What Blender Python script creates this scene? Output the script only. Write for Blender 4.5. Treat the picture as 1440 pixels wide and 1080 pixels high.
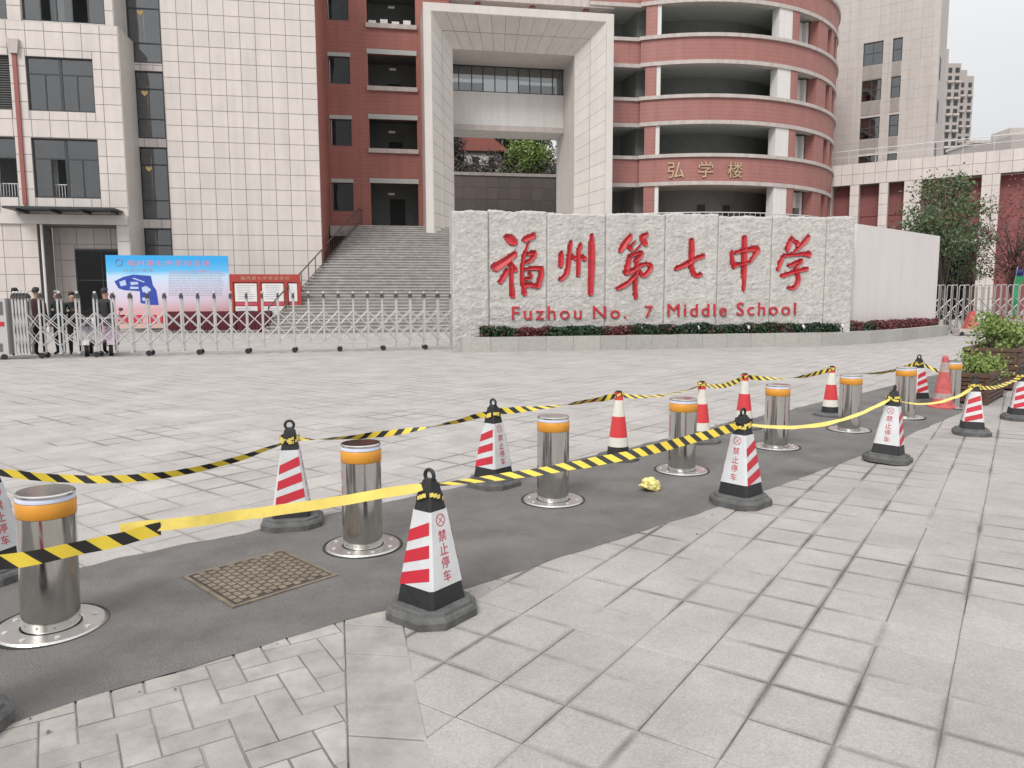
import bpy, bmesh, math, random
import numpy as np
from mathutils import Vector, Matrix, noise
random.seed(7); rng = np.random.default_rng(7)
R = math.radians
scene = bpy.context.scene
for o in list(bpy.data.objects): bpy.data.objects.remove(o)
COL = scene.collection

# ------------------------------------------------------------------ camera
CAM_H = 1.38; FPX = 1040.0; PITCH = math.atan(116/1040); ROLL = R(.2)
cd = bpy.data.cameras.new('camera'); cam = bpy.data.objects.new('camera', cd); COL.objects.link(cam)
cd.sensor_width = 36; cd.lens = 36*FPX/1440; cd.clip_start = .05; cd.clip_end = 3000
cam.matrix_world = Matrix.Translation((0, 0, CAM_H)) @ Matrix.Rotation(math.pi/2-PITCH, 4, 'X') @ Matrix.Rotation(-ROLL, 4, 'Z')
scene.camera = cam

# ------------------------------------------------------------------ sky and sun
SUN_EL, SUN_AZ = R(44), R(205)
w = bpy.data.worlds.new('World'); scene.world = w; w.use_nodes = True
nt = w.node_tree; bg = nt.nodes['Background']
sky = nt.nodes.new('ShaderNodeTexSky'); sky.sky_type = 'NISHITA'; sky.sun_disc = False
sky.sun_elevation = SUN_EL; sky.sun_rotation = SUN_AZ; sky.dust_density = 4; sky.air_density = 1; sky.ozone_density = 1
hs = nt.nodes.new('ShaderNodeHueSaturation'); hs.inputs['Saturation'].default_value = .22; hs.inputs['Value'].default_value = .9
nt.links.new(sky.outputs[0], hs.inputs['Color'])
tc = nt.nodes.new('ShaderNodeTexCoord'); mp = nt.nodes.new('ShaderNodeMapping'); mp.inputs['Scale'].default_value = (1, 1, 2.6)
nz = nt.nodes.new('ShaderNodeTexNoise'); nz.inputs['Scale'].default_value = 1.7; nz.inputs['Detail'].default_value = 5
rp = nt.nodes.new('ShaderNodeValToRGB'); rp.color_ramp.elements[0].position = .3; rp.color_ramp.elements[1].position = .75
rp.color_ramp.elements[0].color = (8.0, 8.15, 8.45, 1); rp.color_ramp.elements[1].color = (9.7, 9.7, 9.8, 1)
mx = nt.nodes.new('ShaderNodeMix'); mx.data_type = 'RGBA'; mx.inputs[0].default_value = .82
nt.links.new(tc.outputs['Generated'], mp.inputs[0]); nt.links.new(mp.outputs[0], nz.inputs['Vector']); nt.links.new(nz.outputs[0], rp.inputs[0])
nt.links.new(hs.outputs[0], mx.inputs[6]); nt.links.new(rp.outputs[0], mx.inputs[7])
# overcast luminance: brightest overhead, (1 + 2 sin elevation) / 3
sz = nt.nodes.new('ShaderNodeSeparateXYZ'); mrs = nt.nodes.new('ShaderNodeMapRange'); mrs.inputs[1].default_value = 0; mrs.inputs[2].default_value = 1
mrs.inputs[3].default_value = .50; mrs.inputs[4].default_value = 1.45; vm = nt.nodes.new('ShaderNodeVectorMath'); vm.operation = 'SCALE'
nt.links.new(tc.outputs['Generated'], sz.inputs[0]); nt.links.new(sz.outputs[2], mrs.inputs[0]); nt.links.new(mx.outputs[2], vm.inputs[0]); nt.links.new(mrs.outputs[0], vm.inputs['Scale']); nt.links.new(vm.outputs[0], bg.inputs[0])
bg.inputs[1].default_value = .1
sd = bpy.data.lights.new('sun', 'SUN'); sd.energy = 1.5; sd.angle = R(20); sd.color = (1, .97, .92)
sun = bpy.data.objects.new('sun', sd); COL.objects.link(sun)
sdir = Vector((math.sin(SUN_AZ)*math.cos(SUN_EL), math.cos(SUN_AZ)*math.cos(SUN_EL), math.sin(SUN_EL)))
sun.rotation_euler = sdir.to_track_quat('Z', 'Y').to_euler(); sun.location = (0, 0, 60)
scene.view_settings.view_transform = 'Standard'; scene.view_settings.look = 'None'
scene.view_settings.exposure = .46; scene.view_settings.gamma = 1
scene.render.engine = 'CYCLES'; scene.cycles.use_denoising = True; scene.cycles.max_bounces = 6
scene.cycles.transparent_max_bounces = 12

# ------------------------------------------------------------------ pixel helpers (photo is 1440 x 1080)
PSI = R(9.8)
FU = np.array([math.cos(PSI), math.sin(PSI), 0]); FN = np.array([-math.sin(PSI), math.cos(PSI), 0]); CP = np.array([0, 0, CAM_H])
def ray(x, y):
    dx = x-720; dy = 540-y
    a = dx*math.cos(ROLL)+dy*math.sin(ROLL); b = -dx*math.sin(ROLL)+dy*math.cos(ROLL)
    return np.array([a/FPX, math.cos(PITCH)+b/FPX*math.sin(PITCH), -math.sin(PITCH)+b/FPX*math.cos(PITCH)])
def G(x, y, z=0.):                      # pixel -> ground
    d = ray(x, y); P = CP+(z-CAM_H)/d[2]*d; return float(P[0]), float(P[1])
def F(x, y, v):                         # pixel -> plane parallel to the school front
    d = ray(x, y); P = CP+v/(d@FN)*d; return float(P@FU), float(P[2])
def at(x, y, Y):
    d = ray(x, y); return CP+Y/d[1]*d

# ------------------------------------------------------------------ materials
MATS = {}
def mat(name, col, rough=.7, metal=0., var=.12, vscale=6., bump=0., bscale=60., rnd=0., coat=0., streak=0., spec=.5, dirt=0., emit=None):
    if name in MATS: return MATS[name]
    m = bpy.data.materials.new(name); m.use_nodes = True; t = m.node_tree; N = t.nodes; L = t.links
    b = N['Principled BSDF']; b.inputs['Roughness'].default_value = rough; b.inputs['Metallic'].default_value = metal
    b.inputs['Specular IOR Level'].default_value = spec; b.inputs['Coat Weight'].default_value = coat
    g = N.new('ShaderNodeNewGeometry')
    n = N.new('ShaderNodeTexNoise'); n.inputs['Scale'].default_value = vscale; n.inputs['Detail'].default_value = 6; n.inputs['Roughness'].default_value = .65
    L.new(g.outputs['Position'], n.inputs['Vector'])
    mr = N.new('ShaderNodeMapRange'); mr.inputs[1].default_value = .3; mr.inputs[2].default_value = .7; mr.inputs[3].default_value = 1-var; mr.inputs[4].default_value = 1+var
    L.new(n.outputs[0], mr.inputs[0]); fac = mr.outputs[0]
    def mul(a, bb):
        q = N.new('ShaderNodeMath'); q.operation = 'MULTIPLY'; L.new(a, q.inputs[0]); L.new(bb, q.inputs[1]); return q.outputs[0]
    if rnd:
        oi = N.new('ShaderNodeObjectInfo'); r2 = N.new('ShaderNodeMapRange'); r2.inputs[3].default_value = 1-rnd; r2.inputs[4].default_value = 1+rnd
        L.new(oi.outputs['Random'], r2.inputs[0]); fac = mul(fac, r2.outputs[0])
    if streak:
        mp = N.new('ShaderNodeMapping'); mp.inputs['Scale'].default_value = (2.2, 2.2, .12); L.new(g.outputs['Position'], mp.inputs[0])
        s = N.new('ShaderNodeTexNoise'); s.inputs['Scale'].default_value = 1.3; s.inputs['Detail'].default_value = 5; L.new(mp.outputs[0], s.inputs['Vector'])
        r3 = N.new('ShaderNodeMapRange'); r3.inputs[1].default_value = .35; r3.inputs[2].default_value = .7; r3.inputs[3].default_value = 1; r3.inputs[4].default_value = 1-streak
        L.new(s.outputs[0], r3.inputs[0]); fac = mul(fac, r3.outputs[0])
    if dirt:
        d = N.new('ShaderNodeTexNoise'); d.inputs['Scale'].default_value = 1.1; d.inputs['Detail'].default_value = 8; d.inputs['Roughness'].default_value = .7; L.new(g.outputs['Position'], d.inputs['Vector'])
        r4 = N.new('ShaderNodeMapRange'); r4.inputs[1].default_value = .5; r4.inputs[2].default_value = .72; r4.inputs[3].default_value = 1; r4.inputs[4].default_value = 1-dirt
        L.new(d.outputs[0], r4.inputs[0]); fac = mul(fac, r4.outputs[0])
    hv = N.new('ShaderNodeHueSaturation'); hv.inputs['Color'].default_value = (*col, 1); L.new(fac, hv.inputs['Value']); L.new(hv.outputs[0], b.inputs['Base Color'])
    if bump:
        bn = N.new('ShaderNodeTexNoise'); bn.inputs['Scale'].default_value = bscale; bn.inputs['Detail'].default_value = 6; L.new(g.outputs['Position'], bn.inputs['Vector'])
        bp = N.new('ShaderNodeBump'); bp.inputs['Strength'].default_value = bump; bp.inputs['Distance'].default_value = .02
        L.new(bn.outputs[0], bp.inputs['Height']); L.new(bp.outputs[0], b.inputs['Normal'])
    MATS[name] = m; return m
def glass_mat(name, tint, refl, rough=.03):
    m = bpy.data.materials.new(name); m.use_nodes = True; t = m.node_tree; N = t.nodes; L = t.links
    for x in list(N):
        if x.type == 'BSDF_PRINCIPLED': N.remove(x)
    out = [x for x in N if x.type == 'OUTPUT_MATERIAL'][0]
    tr = N.new('ShaderNodeBsdfTransparent'); tr.inputs[0].default_value = (*tint, 1)
    gl = N.new('ShaderNodeBsdfGlossy'); gl.inputs['Roughness'].default_value = rough; gl.inputs[0].default_value = (.9, .91, .92, 1)
    lw = N.new('ShaderNodeFresnel'); lw.inputs[0].default_value = 1.5
    ad = N.new('ShaderNodeMath'); ad.operation = 'ADD'; ad.use_clamp = True; ad.inputs[1].default_value = refl
    g = N.new('ShaderNodeNewGeometry'); n = N.new('ShaderNodeTexNoise'); n.inputs['Scale'].default_value = .35; L.new(g.outputs['Position'], n.inputs['Vector'])
    bp = N.new('ShaderNodeBump'); bp.inputs['Strength'].default_value = .12; bp.inputs['Distance'].default_value = .3; L.new(n.outputs[0], bp.inputs['Height']); L.new(bp.outputs[0], gl.inputs['Normal'])
    mx = N.new('ShaderNodeMixShader'); L.new(lw.outputs[0], ad.inputs[0]); L.new(ad.outputs[0], mx.inputs[0])
    L.new(tr.outputs[0], mx.inputs[1]); L.new(gl.outputs[0], mx.inputs[2]); L.new(mx.outputs[0], out.inputs[0])
    MATS[name] = m; return m
def grid_mat(name, col, joint, sx, sz, ang, jw=.02, rough=.7, var=.1, horizontal=False, bump=.3, offset=0., streak=.0, jvar=.6, rnd=.05, loc=(0, 0), msm=.4, nsc=.9, lohi=(.35, .65), fine=0.):
    """far surface of tiles: joints from a brick texture; ang turns world xy into the wall's own axes"""
    m = bpy.data.materials.new(name); m.use_nodes = True; t = m.node_tree; N = t.nodes; L = t.links
    b = N['Principled BSDF']; b.inputs['Roughness'].default_value = rough
    g = N.new('ShaderNodeNewGeometry'); mp = N.new('ShaderNodeMapping'); mp.inputs['Rotation'].default_value = (0, 0, -ang); mp.inputs['Location'].default_value = (loc[0], loc[1], 0); L.new(g.outputs['Position'], mp.inputs[0])
    vec = mp.outputs[0]
    if not horizontal:
        sp = N.new('ShaderNodeSeparateXYZ'); cb = N.new('ShaderNodeCombineXYZ'); L.new(vec, sp.inputs[0]); L.new(sp.outputs[0], cb.inputs[0]); L.new(sp.outputs[2], cb.inputs[1]); vec = cb.outputs[0]
    br = N.new('ShaderNodeTexBrick'); br.offset = offset; br.offset_frequency = 2; br.squash = 1
    br.inputs['Scale'].default_value = 1; br.inputs['Brick Width'].default_value = sx; br.inputs['Row Height'].default_value = sz
    br.inputs['Mortar Size'].default_value = jw/2; br.inputs['Mortar Smooth'].default_value = msm; br.inputs['Bias'].default_value = 0
    k = 1-rnd; q = 1+rnd
    br.inputs['Color1'].default_value = (*[c*k for c in col], 1); br.inputs['Color2'].default_value = (*[c*q for c in col], 1); br.inputs['Mortar'].default_value = (*joint, 1)
    L.new(vec, br.inputs['Vector'])
    # joints come and go with dirt
    n2 = N.new('ShaderNodeTexNoise'); n2.inputs['Scale'].default_value = nsc; n2.inputs['Detail'].default_value = 4; L.new(g.outputs['Position'], n2.inputs['Vector'])
    r2 = N.new('ShaderNodeMapRange'); r2.inputs[1].default_value = lohi[0]; r2.inputs[2].default_value = lohi[1]; r2.inputs[3].default_value = 1-jvar; r2.inputs[4].default_value = 1; L.new(n2.outputs[0], r2.inputs[0])
    mm = N.new('ShaderNodeMath'); mm.operation = 'MULTIPLY'; L.new(br.outputs['Fac'], mm.inputs[0]); L.new(r2.outputs[0], mm.inputs[1])
    br2 = N.new('ShaderNodeMix'); br2.data_type = 'RGBA'; br2.inputs[6].default_value = (*col, 1); br2.inputs[7].default_value = (*joint, 1); L.new(mm.outputs[0], br2.inputs[0])
    n = N.new('ShaderNodeTexNoise'); n.inputs['Scale'].default_value = 1.6; n.inputs['Detail'].default_value = 8; n.inputs['Roughness'].default_value = .7; L.new(g.outputs['Position'], n.inputs['Vector'])
    mr = N.new('ShaderNodeMapRange'); mr.inputs[1].default_value = .3; mr.inputs[2].default_value = .7; mr.inputs[3].default_value = 1-var; mr.inputs[4].default_value = 1+var; L.new(n.outputs[0], mr.inputs[0])
    hv = N.new('ShaderNodeHueSaturation'); L.new(br2.outputs[2], hv.inputs['Color'])
    fac = mr.outputs[0]
    if streak:
        mp2 = N.new('ShaderNodeMapping'); mp2.inputs['Scale'].default_value = (1.6, 1.6, .1); L.new(g.outputs['Position'], mp2.inputs[0])
        s = N.new('ShaderNodeTexNoise'); s.inputs['Scale'].default_value = 1.2; s.inputs['Detail'].default_value = 5; L.new(mp2.outputs[0], s.inputs['Vector'])
        r3 = N.new('ShaderNodeMapRange'); r3.inputs[1].default_value = .35; r3.inputs[2].default_value = .7; r3.inputs[3].default_value = 1; r3.inputs[4].default_value = 1-streak; L.new(s.outputs[0], r3.inputs[0])
        q2 = N.new('ShaderNodeMath'); q2.operation = 'MULTIPLY'; L.new(fac, q2.inputs[0]); L.new(r3.outputs[0], q2.inputs[1]); fac = q2.outputs[0]
    if fine:
        fn = N.new('ShaderNodeTexNoise'); fn.inputs['Scale'].default_value = 130; fn.inputs['Detail'].default_value = 3; L.new(g.outputs['Position'], fn.inputs['Vector'])
        oi = N.new('ShaderNodeObjectInfo'); r5 = N.new('ShaderNodeMapRange'); r5.inputs[3].default_value = 1-.05; r5.inputs[4].default_value = 1+.05; L.new(oi.outputs['Random'], r5.inputs[0])
        r4 = N.new('ShaderNodeMapRange'); r4.inputs[1].default_value = .3; r4.inputs[2].default_value = .7; r4.inputs[3].default_value = 1-fine; r4.inputs[4].default_value = 1+fine; L.new(fn.outputs[0], r4.inputs[0])
        for o_ in (r4.outputs[0], r5.outputs[0]):
            q3 = N.new('ShaderNodeMath'); q3.operation = 'MULTIPLY'; L.new(fac, q3.inputs[0]); L.new(o_, q3.inputs[1]); fac = q3.outputs[0]
    L.new(fac, hv.inputs['Value']); L.new(hv.outputs[0], b.inputs['Base Color'])
    bp = N.new('ShaderNodeBump'); bp.inputs['Strength'].default_value = bump; bp.inputs['Distance'].default_value = .01; bp.invert = True
    L.new(mm.outputs[0], bp.inputs['Height']); L.new(bp.outputs[0], b.inputs['Normal'])
    MATS[name] = m; return m

M_TILE = mat('beige_tile', (.60, .548, .515), .45, var=.05, vscale=1.2, rnd=.035, streak=.10)
M_TILEJ = mat('tile_joint', (.23, .21, .20), .9, var=.15)
M_TILE2 = mat('portal_tile', (.60, .562, .53), .5, var=.05, vscale=1.0, rnd=.025, streak=.08)
M_TILED = mat('brown_tile', (.17, .14, .125), .5, var=.12, rnd=.1)
M_RED = grid_mat('red_tile', (.33, .12, .096), (.22, .078, .062), 1.2, .24, PSI, .03, .55, .07, streak=.12, jvar=.5)
M_REDC = grid_mat('red_tile_curved', (.345, .148, .128), (.23, .094, .08), 1.6, .24, PSI, .03, .55, .07, streak=.12, jvar=.5)
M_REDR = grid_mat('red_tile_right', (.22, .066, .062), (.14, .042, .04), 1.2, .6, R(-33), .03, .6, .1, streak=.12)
M_LEDGE = mat('pale_ledge', (.50, .45, .42), .7, var=.1, streak=.2)
M_WHITE = mat('white_render', (.68, .66, .64), .75, var=.05, streak=.12)
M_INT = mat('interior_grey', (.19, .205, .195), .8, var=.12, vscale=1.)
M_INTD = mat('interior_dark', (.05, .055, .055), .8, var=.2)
M_CEIL = mat('ceiling_grey', (.42, .45, .42), .8, var=.08)
M_FRAME = mat('dark_frame', (.035, .04, .045), .45, var=.1)
M_GLASS = glass_mat('window_glass', (.50, .52, .52), .12)
M_GLASSD = glass_mat('dark_glass', (.2, .21, .21), .0)
M_CURT = mat('curtain', (.42, .44, .45), .9, var=.15, vscale=4)
M_LOUV = mat('louvre', (.13, .13, .125), .5, var=.1)
M_PIPE = mat('red_pipe', (.27, .085, .07), .5, var=.08)
M_STEEL = mat('stainless', (.60, .585, .56), .13, 1., var=.05, vscale=2, bump=.02, bscale=8)
M_STEELB = mat('brushed_steel', (.62, .60, .58), .35, 1., var=.08)
M_GATE = mat('gate_steel', (.50, .49, .485), .5, .2, var=.06)
M_GATED = mat('gate_dark', (.06, .06, .065), .5, var=.1)
M_BLACK = mat('black_rubber', (.018, .018, .02), .6, var=.25, vscale=30)
M_BASE = mat('dusty_rubber', (.10, .10, .098), .85, var=.35, vscale=14, bump=.3, bscale=90)
M_CWHITE = mat('cone_white', (.60, .61, .62), .5, var=.09, vscale=9, dirt=.22)
M_CRED = mat('cone_red', (.50, .022, .04), .45, var=.1, vscale=12)
M_CORANGE = mat('cone_band_red', (.60, .045, .05), .4, var=.08, vscale=10)
M_CCREAM = mat('cone_band_white', (.68, .65, .58), .45, var=.08, vscale=10)
M_COLD = mat('weathered_red_plastic', (.50, .105, .10), .7, var=.28, vscale=16)
M_COLDG = mat('weathered_grey_band', (.36, .28, .26), .8, var=.3, vscale=18)
M_OBAND = mat('orange_reflector', (.66, .29, .035), .35, var=.08, vscale=8)
M_LED = mat('led_strip', (.62, .66, .78), .25, var=.05)
M_TAPEPL = mat('yellow_tape', (.74, .58, .13), .4, var=.12, vscale=12)
M_STONE = mat('rough_granite', (.50, .478, .455), .85, var=.22, vscale=9, bump=.8, bscale=45, streak=.10, rnd=.02)
M_KERB = mat('kerb_granite', (.37, .36, .335), .6, var=.12, vscale=12, rnd=.07, bump=.1, bscale=120)
M_SMOOTH = mat('smooth_panel', (.68, .64, .62), .5, var=.03, vscale=.8, streak=.06)
M_LETTER = mat('red_paint', (.46, .026, .034), .55, var=.22, vscale=5)
M_GOLD = mat('gold_metal', (.62, .47, .30), .3, .7, var=.15)
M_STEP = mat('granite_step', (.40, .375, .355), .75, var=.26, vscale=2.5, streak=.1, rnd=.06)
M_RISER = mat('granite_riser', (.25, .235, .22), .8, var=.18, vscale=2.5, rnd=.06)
M_RAIL = mat('rail_metal', (.12, .10, .09), .4, .4, var=.1)
M_RAILW = mat('white_rail', (.6, .6, .6), .4, .3, var=.05)
M_WOOD = mat('planter_wood', (.085, .042, .028), .6, var=.3, vscale=14, rnd=.15, bump=.2, bscale=80)
M_SOIL = mat('soil', (.05, .035, .025), .95, var=.3)
M_BARK = mat('bark', (.10, .08, .065), .9, var=.3, vscale=20, bump=.5)
M_LEAFG = mat('leaf_green', (.062, .125, .035), .55, var=.45, vscale=5)
M_LEAFY = mat('leaf_light', (.17, .24, .055), .5, var=.4, vscale=9)
M_LEAFD = mat('leaf_dark', (.025, .055, .025), .55, var=.45, vscale=8)
M_LEAFR = mat('leaf_red', (.16, .045, .05), .55, var=.45, vscale=8)
M_LEAFB = mat('leaf_brown', (.06, .05, .042), .6, var=.5, vscale=3)
M_LEAFT = mat('leaf_tree', (.085, .125, .055), .6, var=.5, vscale=3)
M_MAROON = mat('maroon_cloth', (.085, .012, .018), .85, var=.25, vscale=3)
M_ASPH = mat('asphalt', (.160, .152, .145), .9, var=.2, vscale=2.3, bump=.8, bscale=120, dirt=.34)
M_SLAB = mat('granite_slab', (.37, .345, .328), .75, var=.10, vscale=7, rnd=.045, bump=.12, bscale=160, dirt=.12)
M_BRICKP = mat('concrete_paver', (.315, .292, .274), .85, var=.22, vscale=6, rnd=.08, bump=.25, bscale=120, dirt=.18)
M_JOINT = mat('joint_sand', (.20, .182, .165), .95, var=.75, vscale=1.1)
M_PLAZA = grid_mat('plaza_paving', (.365, .341, .324), (.17, .155, .14), .3, .3, R(51), .035, .75, .18, True, .2, jvar=1.)
M_SLABP = grid_mat('pavement_slab', (.325, .302, .287), (.125, .114, .102), .268, .268, R(55.5), .05, .75, .17, True, .05, jvar=1., loc=(-3.142, -.133), msm=1., nsc=1.3, lohi=(.44, .62), fine=.15)
M_SLABZ = grid_mat('plaza_slab', (.365, .341, .324), (.17, .157, .142), .3, .3, R(51), .06, .75, .18, True, .05, jvar=1., msm=1., nsc=1.1, lohi=(.44, .62), fine=.13)
M_GROUND = mat('far_ground', (.40, .38, .36), .9, var=.1)
M_SKIN = mat('skin', (.45, .27, .19), .6, var=.05)
M_HAIR = mat('dark_hair', (.012, .011, .010), .6, var=.2)
M_HAIRG = mat('grey_hair', (.25, .23, .21), .7, var=.2)

# ------------------------------------------------------------------ mesh builder
class MB:
    def __init__(s): s.v = []; s.f = []; s.m = []; s.uv = None; s.smooth = False
    def quad(s, *p, m=0):
        i = len(s.v); s.v += [tuple(q) for q in p]; s.f.append(tuple(range(i, i+len(p)))); s.m.append(m); return s
    def box(s, x0, x1, y0, y1, z0, z1, m=0):
        i = len(s.v); s.v += [(x0,y0,z0),(x1,y0,z0),(x1,y1,z0),(x0,y1,z0),(x0,y0,z1),(x1,y0,z1),(x1,y1,z1),(x0,y1,z1)]
        for f in ((0,3,2,1),(4,5,6,7),(0,1,5,4),(1,2,6,5),(2,3,7,6),(3,0,4,7)): s.f.append(tuple(i+k for k in f)); s.m.append(m)
        return s
    def prism(s, poly, z0, z1, m=0, axis='z'):
        a = sum(poly[k][0]*poly[(k+1)%len(poly)][1]-poly[(k+1)%len(poly)][0]*poly[k][1] for k in range(len(poly)))
        if a < 0: poly = poly[::-1]
        i = len(s.v); n = len(poly)
        P = (lambda p, z: (p[0], p[1], z)) if axis == 'z' else (lambda p, z: (p[0], z, p[1]))
        s.v += [P(p, z0) for p in poly]+[P(p, z1) for p in poly]
        fl = axis != 'z'
        def add(f): s.f.append(tuple(f[::-1]) if fl else tuple(f)); s.m.append(m)
        add([i+k for k in range(n)][::-1]); add([i+n+k for k in range(n)])
        for k in range(n): add([i+k, i+(k+1)%n, i+n+(k+1)%n, i+n+k])
        return s
    def lathe(s, prof, n=24, c=(0,0,0), m=0, closed=True):
        i = len(s.v); k = len(prof)
        for (r, z) in prof:
            for j in range(n): a = 2*math.pi*j/n; s.v.append((c[0]+r*math.cos(a), c[1]+r*math.sin(a), c[2]+z))
        for q in range(k-1):
            for j in range(n): s.f.append((i+q*n+j, i+q*n+(j+1)%n, i+(q+1)*n+(j+1)%n, i+(q+1)*n+j)); s.m.append(m)
        if closed:
            if prof[0][0] > 1e-6: s.f.append(tuple(i+j for j in range(n))[::-1]); s.m.append(m)
            if prof[-1][0] > 1e-6: s.f.append(tuple(i+(k-1)*n+j for j in range(n))); s.m.append(m)
        return s
    def tube(s, pts, r, n=8, m=0, cap=True):
        pts = [Vector(p) for p in pts]; i = len(s.v)
        rs = r if isinstance(r, (list, tuple)) else [r]*len(pts)
        up = None
        for k, p in enumerate(pts):
            d = (pts[min(k+1, len(pts)-1)]-pts[max(k-1, 0)]).normalized()
            if up is None: up = Vector((0,0,1)) if abs(d.z) < .9 else Vector((1,0,0))
            x = d.cross(up)
            if x.length < 1e-4: x = d.orthogonal()
            x.normalize(); y = x.cross(d).normalized(); up = y
            for j in range(n): a = 2*math.pi*j/n; s.v.append(tuple(p+rs[k]*(math.cos(a)*x+math.sin(a)*y)))
        for k in range(len(pts)-1):
            for j in range(n): s.f.append((i+k*n+j, i+(k+1)*n+j, i+(k+1)*n+(j+1)%n, i+k*n+(j+1)%n)); s.m.append(m)
        if cap: s.f.append(tuple(i+j for j in range(n))); s.m.append(m); s.f.append(tuple(i+(len(pts)-1)*n+j for j in range(n))[::-1]); s.m.append(m)
        return s
    def ring(s, c, r, rr, n=20, k=8, axis='y', m=0):
        i = len(s.v)
        for a in range(n):
            A = 2*math.pi*a/n
            for b in range(k):
                B = 2*math.pi*b/k; q = r+rr*math.cos(B); x, z, y = q*math.cos(A), q*math.sin(A), rr*math.sin(B)
                s.v.append((c[0]+x, c[1]+y, c[2]+z) if axis == 'y' else (c[0]+y, c[1]+x, c[2]+z) if axis == 'x' else (c[0]+x, c[1]+z, c[2]+y))
        for a in range(n):
            for b in range(k): s.f.append((i+a*k+b, i+((a+1)%n)*k+b, i+((a+1)%n)*k+(b+1)%k, i+a*k+(b+1)%k)); s.m.append(m)
        return s
    def mesh(s, name, mats, off=(0,0,0)):
        me = bpy.data.meshes.new(name)
        me.from_pydata([(a-off[0], b-off[1], c-off[2]) for a, b, c in s.v], [], s.f)
        for q in (mats if isinstance(mats, (list, tuple)) else [mats]): me.materials.append(q)
        if any(s.m): me.polygons.foreach_set('material_index', s.m)
        if s.smooth: me.polygons.foreach_set('use_smooth', [True]*len(s.f))
        if s.uv:
            ul = me.uv_layers.new(name='UVMap'); k = 0
            for f in s.f:
                for vi in f: ul.data[k].uv = s.uv[vi]; k += 1
        me.update(); return me
WORLD = (0., 0., 0.); FAC = (0., 0., PSI)
class T:                                 # a thing: an Empty at its base, parts are its children
    def __init__(s, name, label, cat, origin=(0,0,0), frame=WORLD, group=None, rot=0.):
        s.o = bpy.data.objects.new(name, None); COL.objects.link(s.o); s.org = origin; a = frame[2]
        s.o.location = (frame[0]+math.cos(a)*origin[0]-math.sin(a)*origin[1], frame[1]+math.sin(a)*origin[0]+math.cos(a)*origin[1], origin[2])
        s.o.rotation_euler = (0, 0, a+rot); s.o['label'] = label; s.o['category'] = cat; s.o.empty_display_size = .1
        if group: s.o['group'] = group
    def part(s, name, mb, mats, parent=None, label=None, kind=None):
        o = bpy.data.objects.new(name, mb.mesh(name, mats, s.org)); COL.objects.link(o); o.parent = parent or s.o
        if label: o['label'] = label
        if kind: o['kind'] = kind
        return o
    def inst(s, name, me, loc, rot=(0,0,0), parent=None, scale=None):
        o = bpy.data.objects.new(name, me); COL.objects.link(o); o.parent = parent or s.o
        o.location = tuple(loc[k]-s.org[k] for k in range(3)); o.rotation_euler = rot
        if scale: o.scale = scale
        return o
def single(name, mb, mats, label, cat, origin=(0,0,0), frame=WORLD, group=None, rot=0, kind=None):
    o = bpy.data.objects.new(name, mb.mesh(name, mats, origin)); COL.objects.link(o); a = frame[2]
    o.location = (frame[0]+math.cos(a)*origin[0]-math.sin(a)*origin[1], frame[1]+math.sin(a)*origin[0]+math.cos(a)*origin[1], origin[2])
    o.rotation_euler = (0, 0, a+rot)
    if label: o['label'] = label
    if cat: o['category'] = cat
    if group: o['group'] = group
    if kind: o['kind'] = kind
    return o
def copy_tree(o, parent=None):
    c = o.copy(); COL.objects.link(c)
    if parent is not None: c.parent = parent
    for ch in list(o.children): copy_tree(ch, c)
    return c

def wall_holes(mb, u0, u1, z0, z1, v, holes, depth=.25, m=0, mr=None):
    """front faces of a wall in plane y=v with rectangular holes and their reveals"""
    us = sorted({u0, u1, *[min(max(h[k], u0), u1) for h in holes for k in (0, 1)]}); zs = sorted({z0, z1, *[min(max(h[k], z0), z1) for h in holes for k in (2, 3)]})
    mr = m if mr is None else mr
    for a, b in zip(us, us[1:]):
        for c, d in zip(zs, zs[1:]):
            cu, cz = (a+b)/2, (c+d)/2
            if any(h[0] < cu < h[1] and h[2] < cz < h[3] for h in holes): continue
            mb.quad((a,v,c),(b,v,c),(b,v,d),(a,v,d), m=m)
    for (a, b, c, d) in holes:
        e = v+depth
        if d < z1: mb.quad((a,v,d),(b,v,d),(b,e,d),(a,e,d), m=mr)
        if c > z0: mb.quad((a,v,c),(a,e,c),(b,e,c),(b,v,c), m=mr)
        if a > u0: mb.quad((a,v,c),(a,v,d),(a,e,d),(a,e,c), m=mr)
        if b < u1: mb.quad((b,v,c),(b,e,c),(b,e,d),(b,v,d), m=mr)
    return mb
TILE_ME = {}
def tile_mesh(w, h, d, material, name='tile'):
    k = (round(w, 3), round(h, 3), d, material.name)
    if k not in TILE_ME:
        b = min(.006, w/6, h/6); m = MB(); x, z = w/2, h/2
        m.v = [(-x,0,-z),(x,0,-z),(x,0,z),(-x,0,z),(-x+b,-d,-z+b),(x-b,-d,-z+b),(x-b,-d,z-b),(-x+b,-d,z-b)]
        m.f = [(4,5,6,7),(0,1,5,4),(1,2,6,5),(2,3,7,6),(3,0,4,7)]; m.m = [0]*5
        TILE_ME[k] = m.mesh(name, material)
    return TILE_ME[k]
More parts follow.
